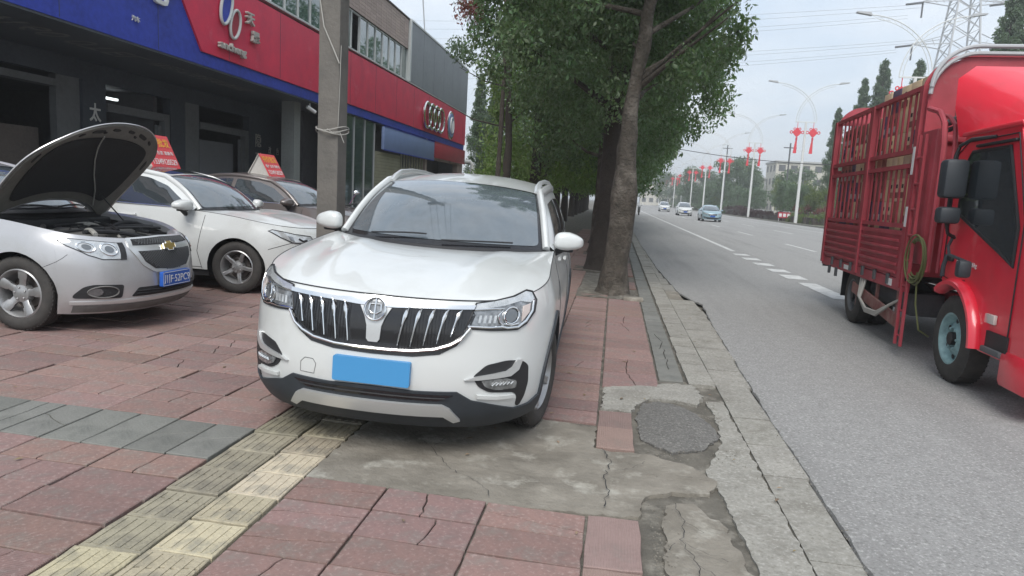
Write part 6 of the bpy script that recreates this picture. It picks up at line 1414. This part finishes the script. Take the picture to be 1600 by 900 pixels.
# wind deflector on the roof: faceted hood
q = MB(); A = [Vector(p) for p in ((.03, -.72, 2.27), (.0, -.62, 2.55), (.0, -.60, 2.83), (.14, -.60, 2.95), (WD - .25, -.60, 2.95), (WD - .08, -.62, 2.83), (WD - .10, -.74, 2.27))]
B_ = [Vector(p) for p in ((.10, -1.35, 2.28), (.10, -1.15, 2.42), (.16, -1.0, 2.66), (.34, -.95, 2.84), (WD - .45, -.95, 2.84), (WD - .25, -1.05, 2.66), (WD - .2, -1.35, 2.28))]
C_ = [Vector(p) for p in ((.28, -1.85, 2.29), (.30, -1.80, 2.34), (.40, -1.72, 2.42), (.55, -1.65, 2.48), (WD - .6, -1.65, 2.48), (WD - .45, -1.72, 2.40), (WD - .35, -1.85, 2.29))]
q.grid([A, B_, C_]); q.add(A, [tuple(range(7))]); q.build('wind_deflector', cabM, tk, smooth=62)
# mirrors
q = MB(); q.tube([(.0, -1.55, 2.20), (-.10, -1.35, 2.19), (-.10, -1.12, 2.15), (-.12, -1.10, 2.06), (-.12, -1.10, 1.45), (-.08, -1.05, 1.36), (.0, -1.0, 1.32)], .016, n=8); q.build('mirror_bracket', M['black'], tk)
q = MB(); q.box(-.22, -.02, -1.20, -1.02, 1.68, 2.03, bev=.04); mo = q.build('mirror', M['cladding'], tk); q = MB(); q.box(-.20, -.04, -1.018, -1.012, 1.71, 2.0); q.build('mirror_glass', M['chrome'], mo)
q = MB(); q.box(-.22, -.04, -1.20, -1.04, 1.45, 1.60, bev=.035); q.build('mirror', M['cladding'], tk)
q = MB(); q.tube([(.0, -.98, 1.34), (-.06, -1.05, 1.24), (-.10, -1.2, 1.17), (-.12, -1.6, 1.14)], .014, n=8); q.box(-.19, -.08, -1.66, -1.56, 1.0, 1.15, bev=.03); q.tube([(.0, -.9, 1.15), (-.04, -.95, 1.05), (-.04, -.95, .95)], .02, n=8); q.build('lower_mirror', M['cladding'], tk)
q = MB(); q.box(-.01, .03, -1.9, -1.2, 2.135, 2.16, bev=.008); q.build('rain_visor', M['black'], tk)
# cargo: cartons as things, sitting behind the stakes
ca, sa = math.cos(R(-3)), math.sin(R(-3))
def toW(x, y, z): return (TX + ca * x - sa * y, TY + sa * x + ca * y, z)
rc = random.Random(8); cart = {}
lay = ['bottom', 'second', 'third', 'fourth', 'fifth', 'sixth', 'top']; colm = ['first', 'second', 'third', 'fourth', 'fifth', 'sixth', 'seventh', 'eighth', 'ninth', 'tenth', 'eleventh', 'twelfth', 'thirteenth', 'fourteenth', 'fifteenth', 'sixteenth', 'seventeenth', 'eighteenth']
def carton(x, y, z, sx, sy, sz, m, label, grp):
    k = (round(sx, 2), round(sy, 2), round(sz, 2), m.name)
    g = thing('carton', label, 'box', toW(x, y, z), R(-3) + rc.uniform(-.015, .015), grp)
    if k not in cart:
        q = MB(); q.box(-sx / 2, sx / 2, -sy / 2, sy / 2, 0, sz, bev=.004); a = q.mesh('carton_body', m); q = MB(); q.box(-sx / 2 - .001, -sx / 2 + .003, -.03, .03, sz * .58, sz * .75); b = q.mesh('hand_hole', M['bay'], 0); q = MB(); q.box(-sx / 2 - .0015, -sx / 2 + .002, -sy * .32, sy * .32, sz * .14, sz * .40); c = q.mesh('label_print', M['signwhite'] if m is not M['carton'] else M['carton3'], 0); cart[k] = (a, b, c)
    for nm, me in zip(('box_body', 'hand_hole', 'printed_label'), cart[k]) if rc.random() < .6 else (('box_body', cart[k][0]),): o = bpy.data.objects.new(nm, me); COL.objects.link(o); o.parent = g
for zi in range(7):
    for k in range(17):
        y = .42 + k * .197; z = .85 + zi * .272
        dk = rc.random(); m = M['carton3'] if dk < .18 else (M['carton2'] if dk < .34 else M['carton'])
        if y > 1.5: m = M['carton3'] if dk < .40 else (M['carton2'] if dk < .70 else M['carton'])
        carton(.20, y, z, .24, .19, .268, m, f'{ {M["carton"]: "tan", M["carton2"]: "purple", M["carton3"]: "red"}[m] } carton behind the truck stakes, {lay[zi]} layer, {colm[k]} column from the cab', f'{ {M["carton"]: "tan", M["carton2"]: "purple", M["carton3"]: "red"}[m] } cartons behind the truck stakes')
tops = [(.55, 'tan carton on top of the load, nearest the cab', M['carton']), (.88, 'second tan carton from the cab on top of the load', M['carton']), (1.20, 'third tan carton from the cab on top of the load', M['carton']), (1.53, 'purple carton on top of the truck load', M['carton2']), (1.86, 'tan carton beside the purple one on top of the load', M['carton'])]
for y, lb, m in tops: carton(.26, y, 2.756, .30, .31, .30, m, lb, 'cartons on top of the truck load')
q = MB(); q.box(.42, WD - .12, .35, 3.6, .86, 2.72); q.build('load_core', M['carton2'], tk)

# front of the cab
for x0, x1 in ((.06, .42), (WD - .50, WD - .14)): tb('headlight', [(x0, x1, -2.515, -2.46, .66, .86)], M['lampglass'], None, .02)
tb('cab_grille', [(.48, WD - .56, -2.50, -2.46, .62, .98)], M['black'], None, .01)
for k in range(4): tb('grille_bar', [(.5, WD - .58, -2.515, -2.49, .66 + k * .085, .69 + k * .085)], M['chrome'], None, .004)
tb('number_plate', [(WD / 2 - .27, WD / 2 + .17, -2.625, -2.59, .30, .44)], M['yellow']); tb('wiper', [(.4, 1.0, -2.37, -2.345, 1.45, 1.47)], M['black']); tb('wiper', [(1.1, 1.7, -2.37, -2.345, 1.45, 1.47)], M['black'])
tb('front_panel_seam', [(.06, WD - .14, -2.472, -2.44, 1.06, 1.075)], M['black'])

# ------------------------------------------------------------------ air
hm = bpy.data.materials.new('haze'); hm.use_nodes = True; t = hm.node_tree; t.nodes.clear(); o_ = t.nodes.new('ShaderNodeOutputMaterial'); v_ = t.nodes.new('ShaderNodeVolumePrincipled')
v_.inputs['Color'].default_value = (.97, .985, 1, 1); v_.inputs['Density'].default_value = .0014; v_.inputs['Anisotropy'].default_value = .2; t.links.new(v_.outputs[0], o_.inputs['Volume'])
q = MB(); q.box(-500, 500, -40, 1000, -2, 60); hz_o = q.build('haze', hm, None, 0); hz_o['kind'] = 'stuff'
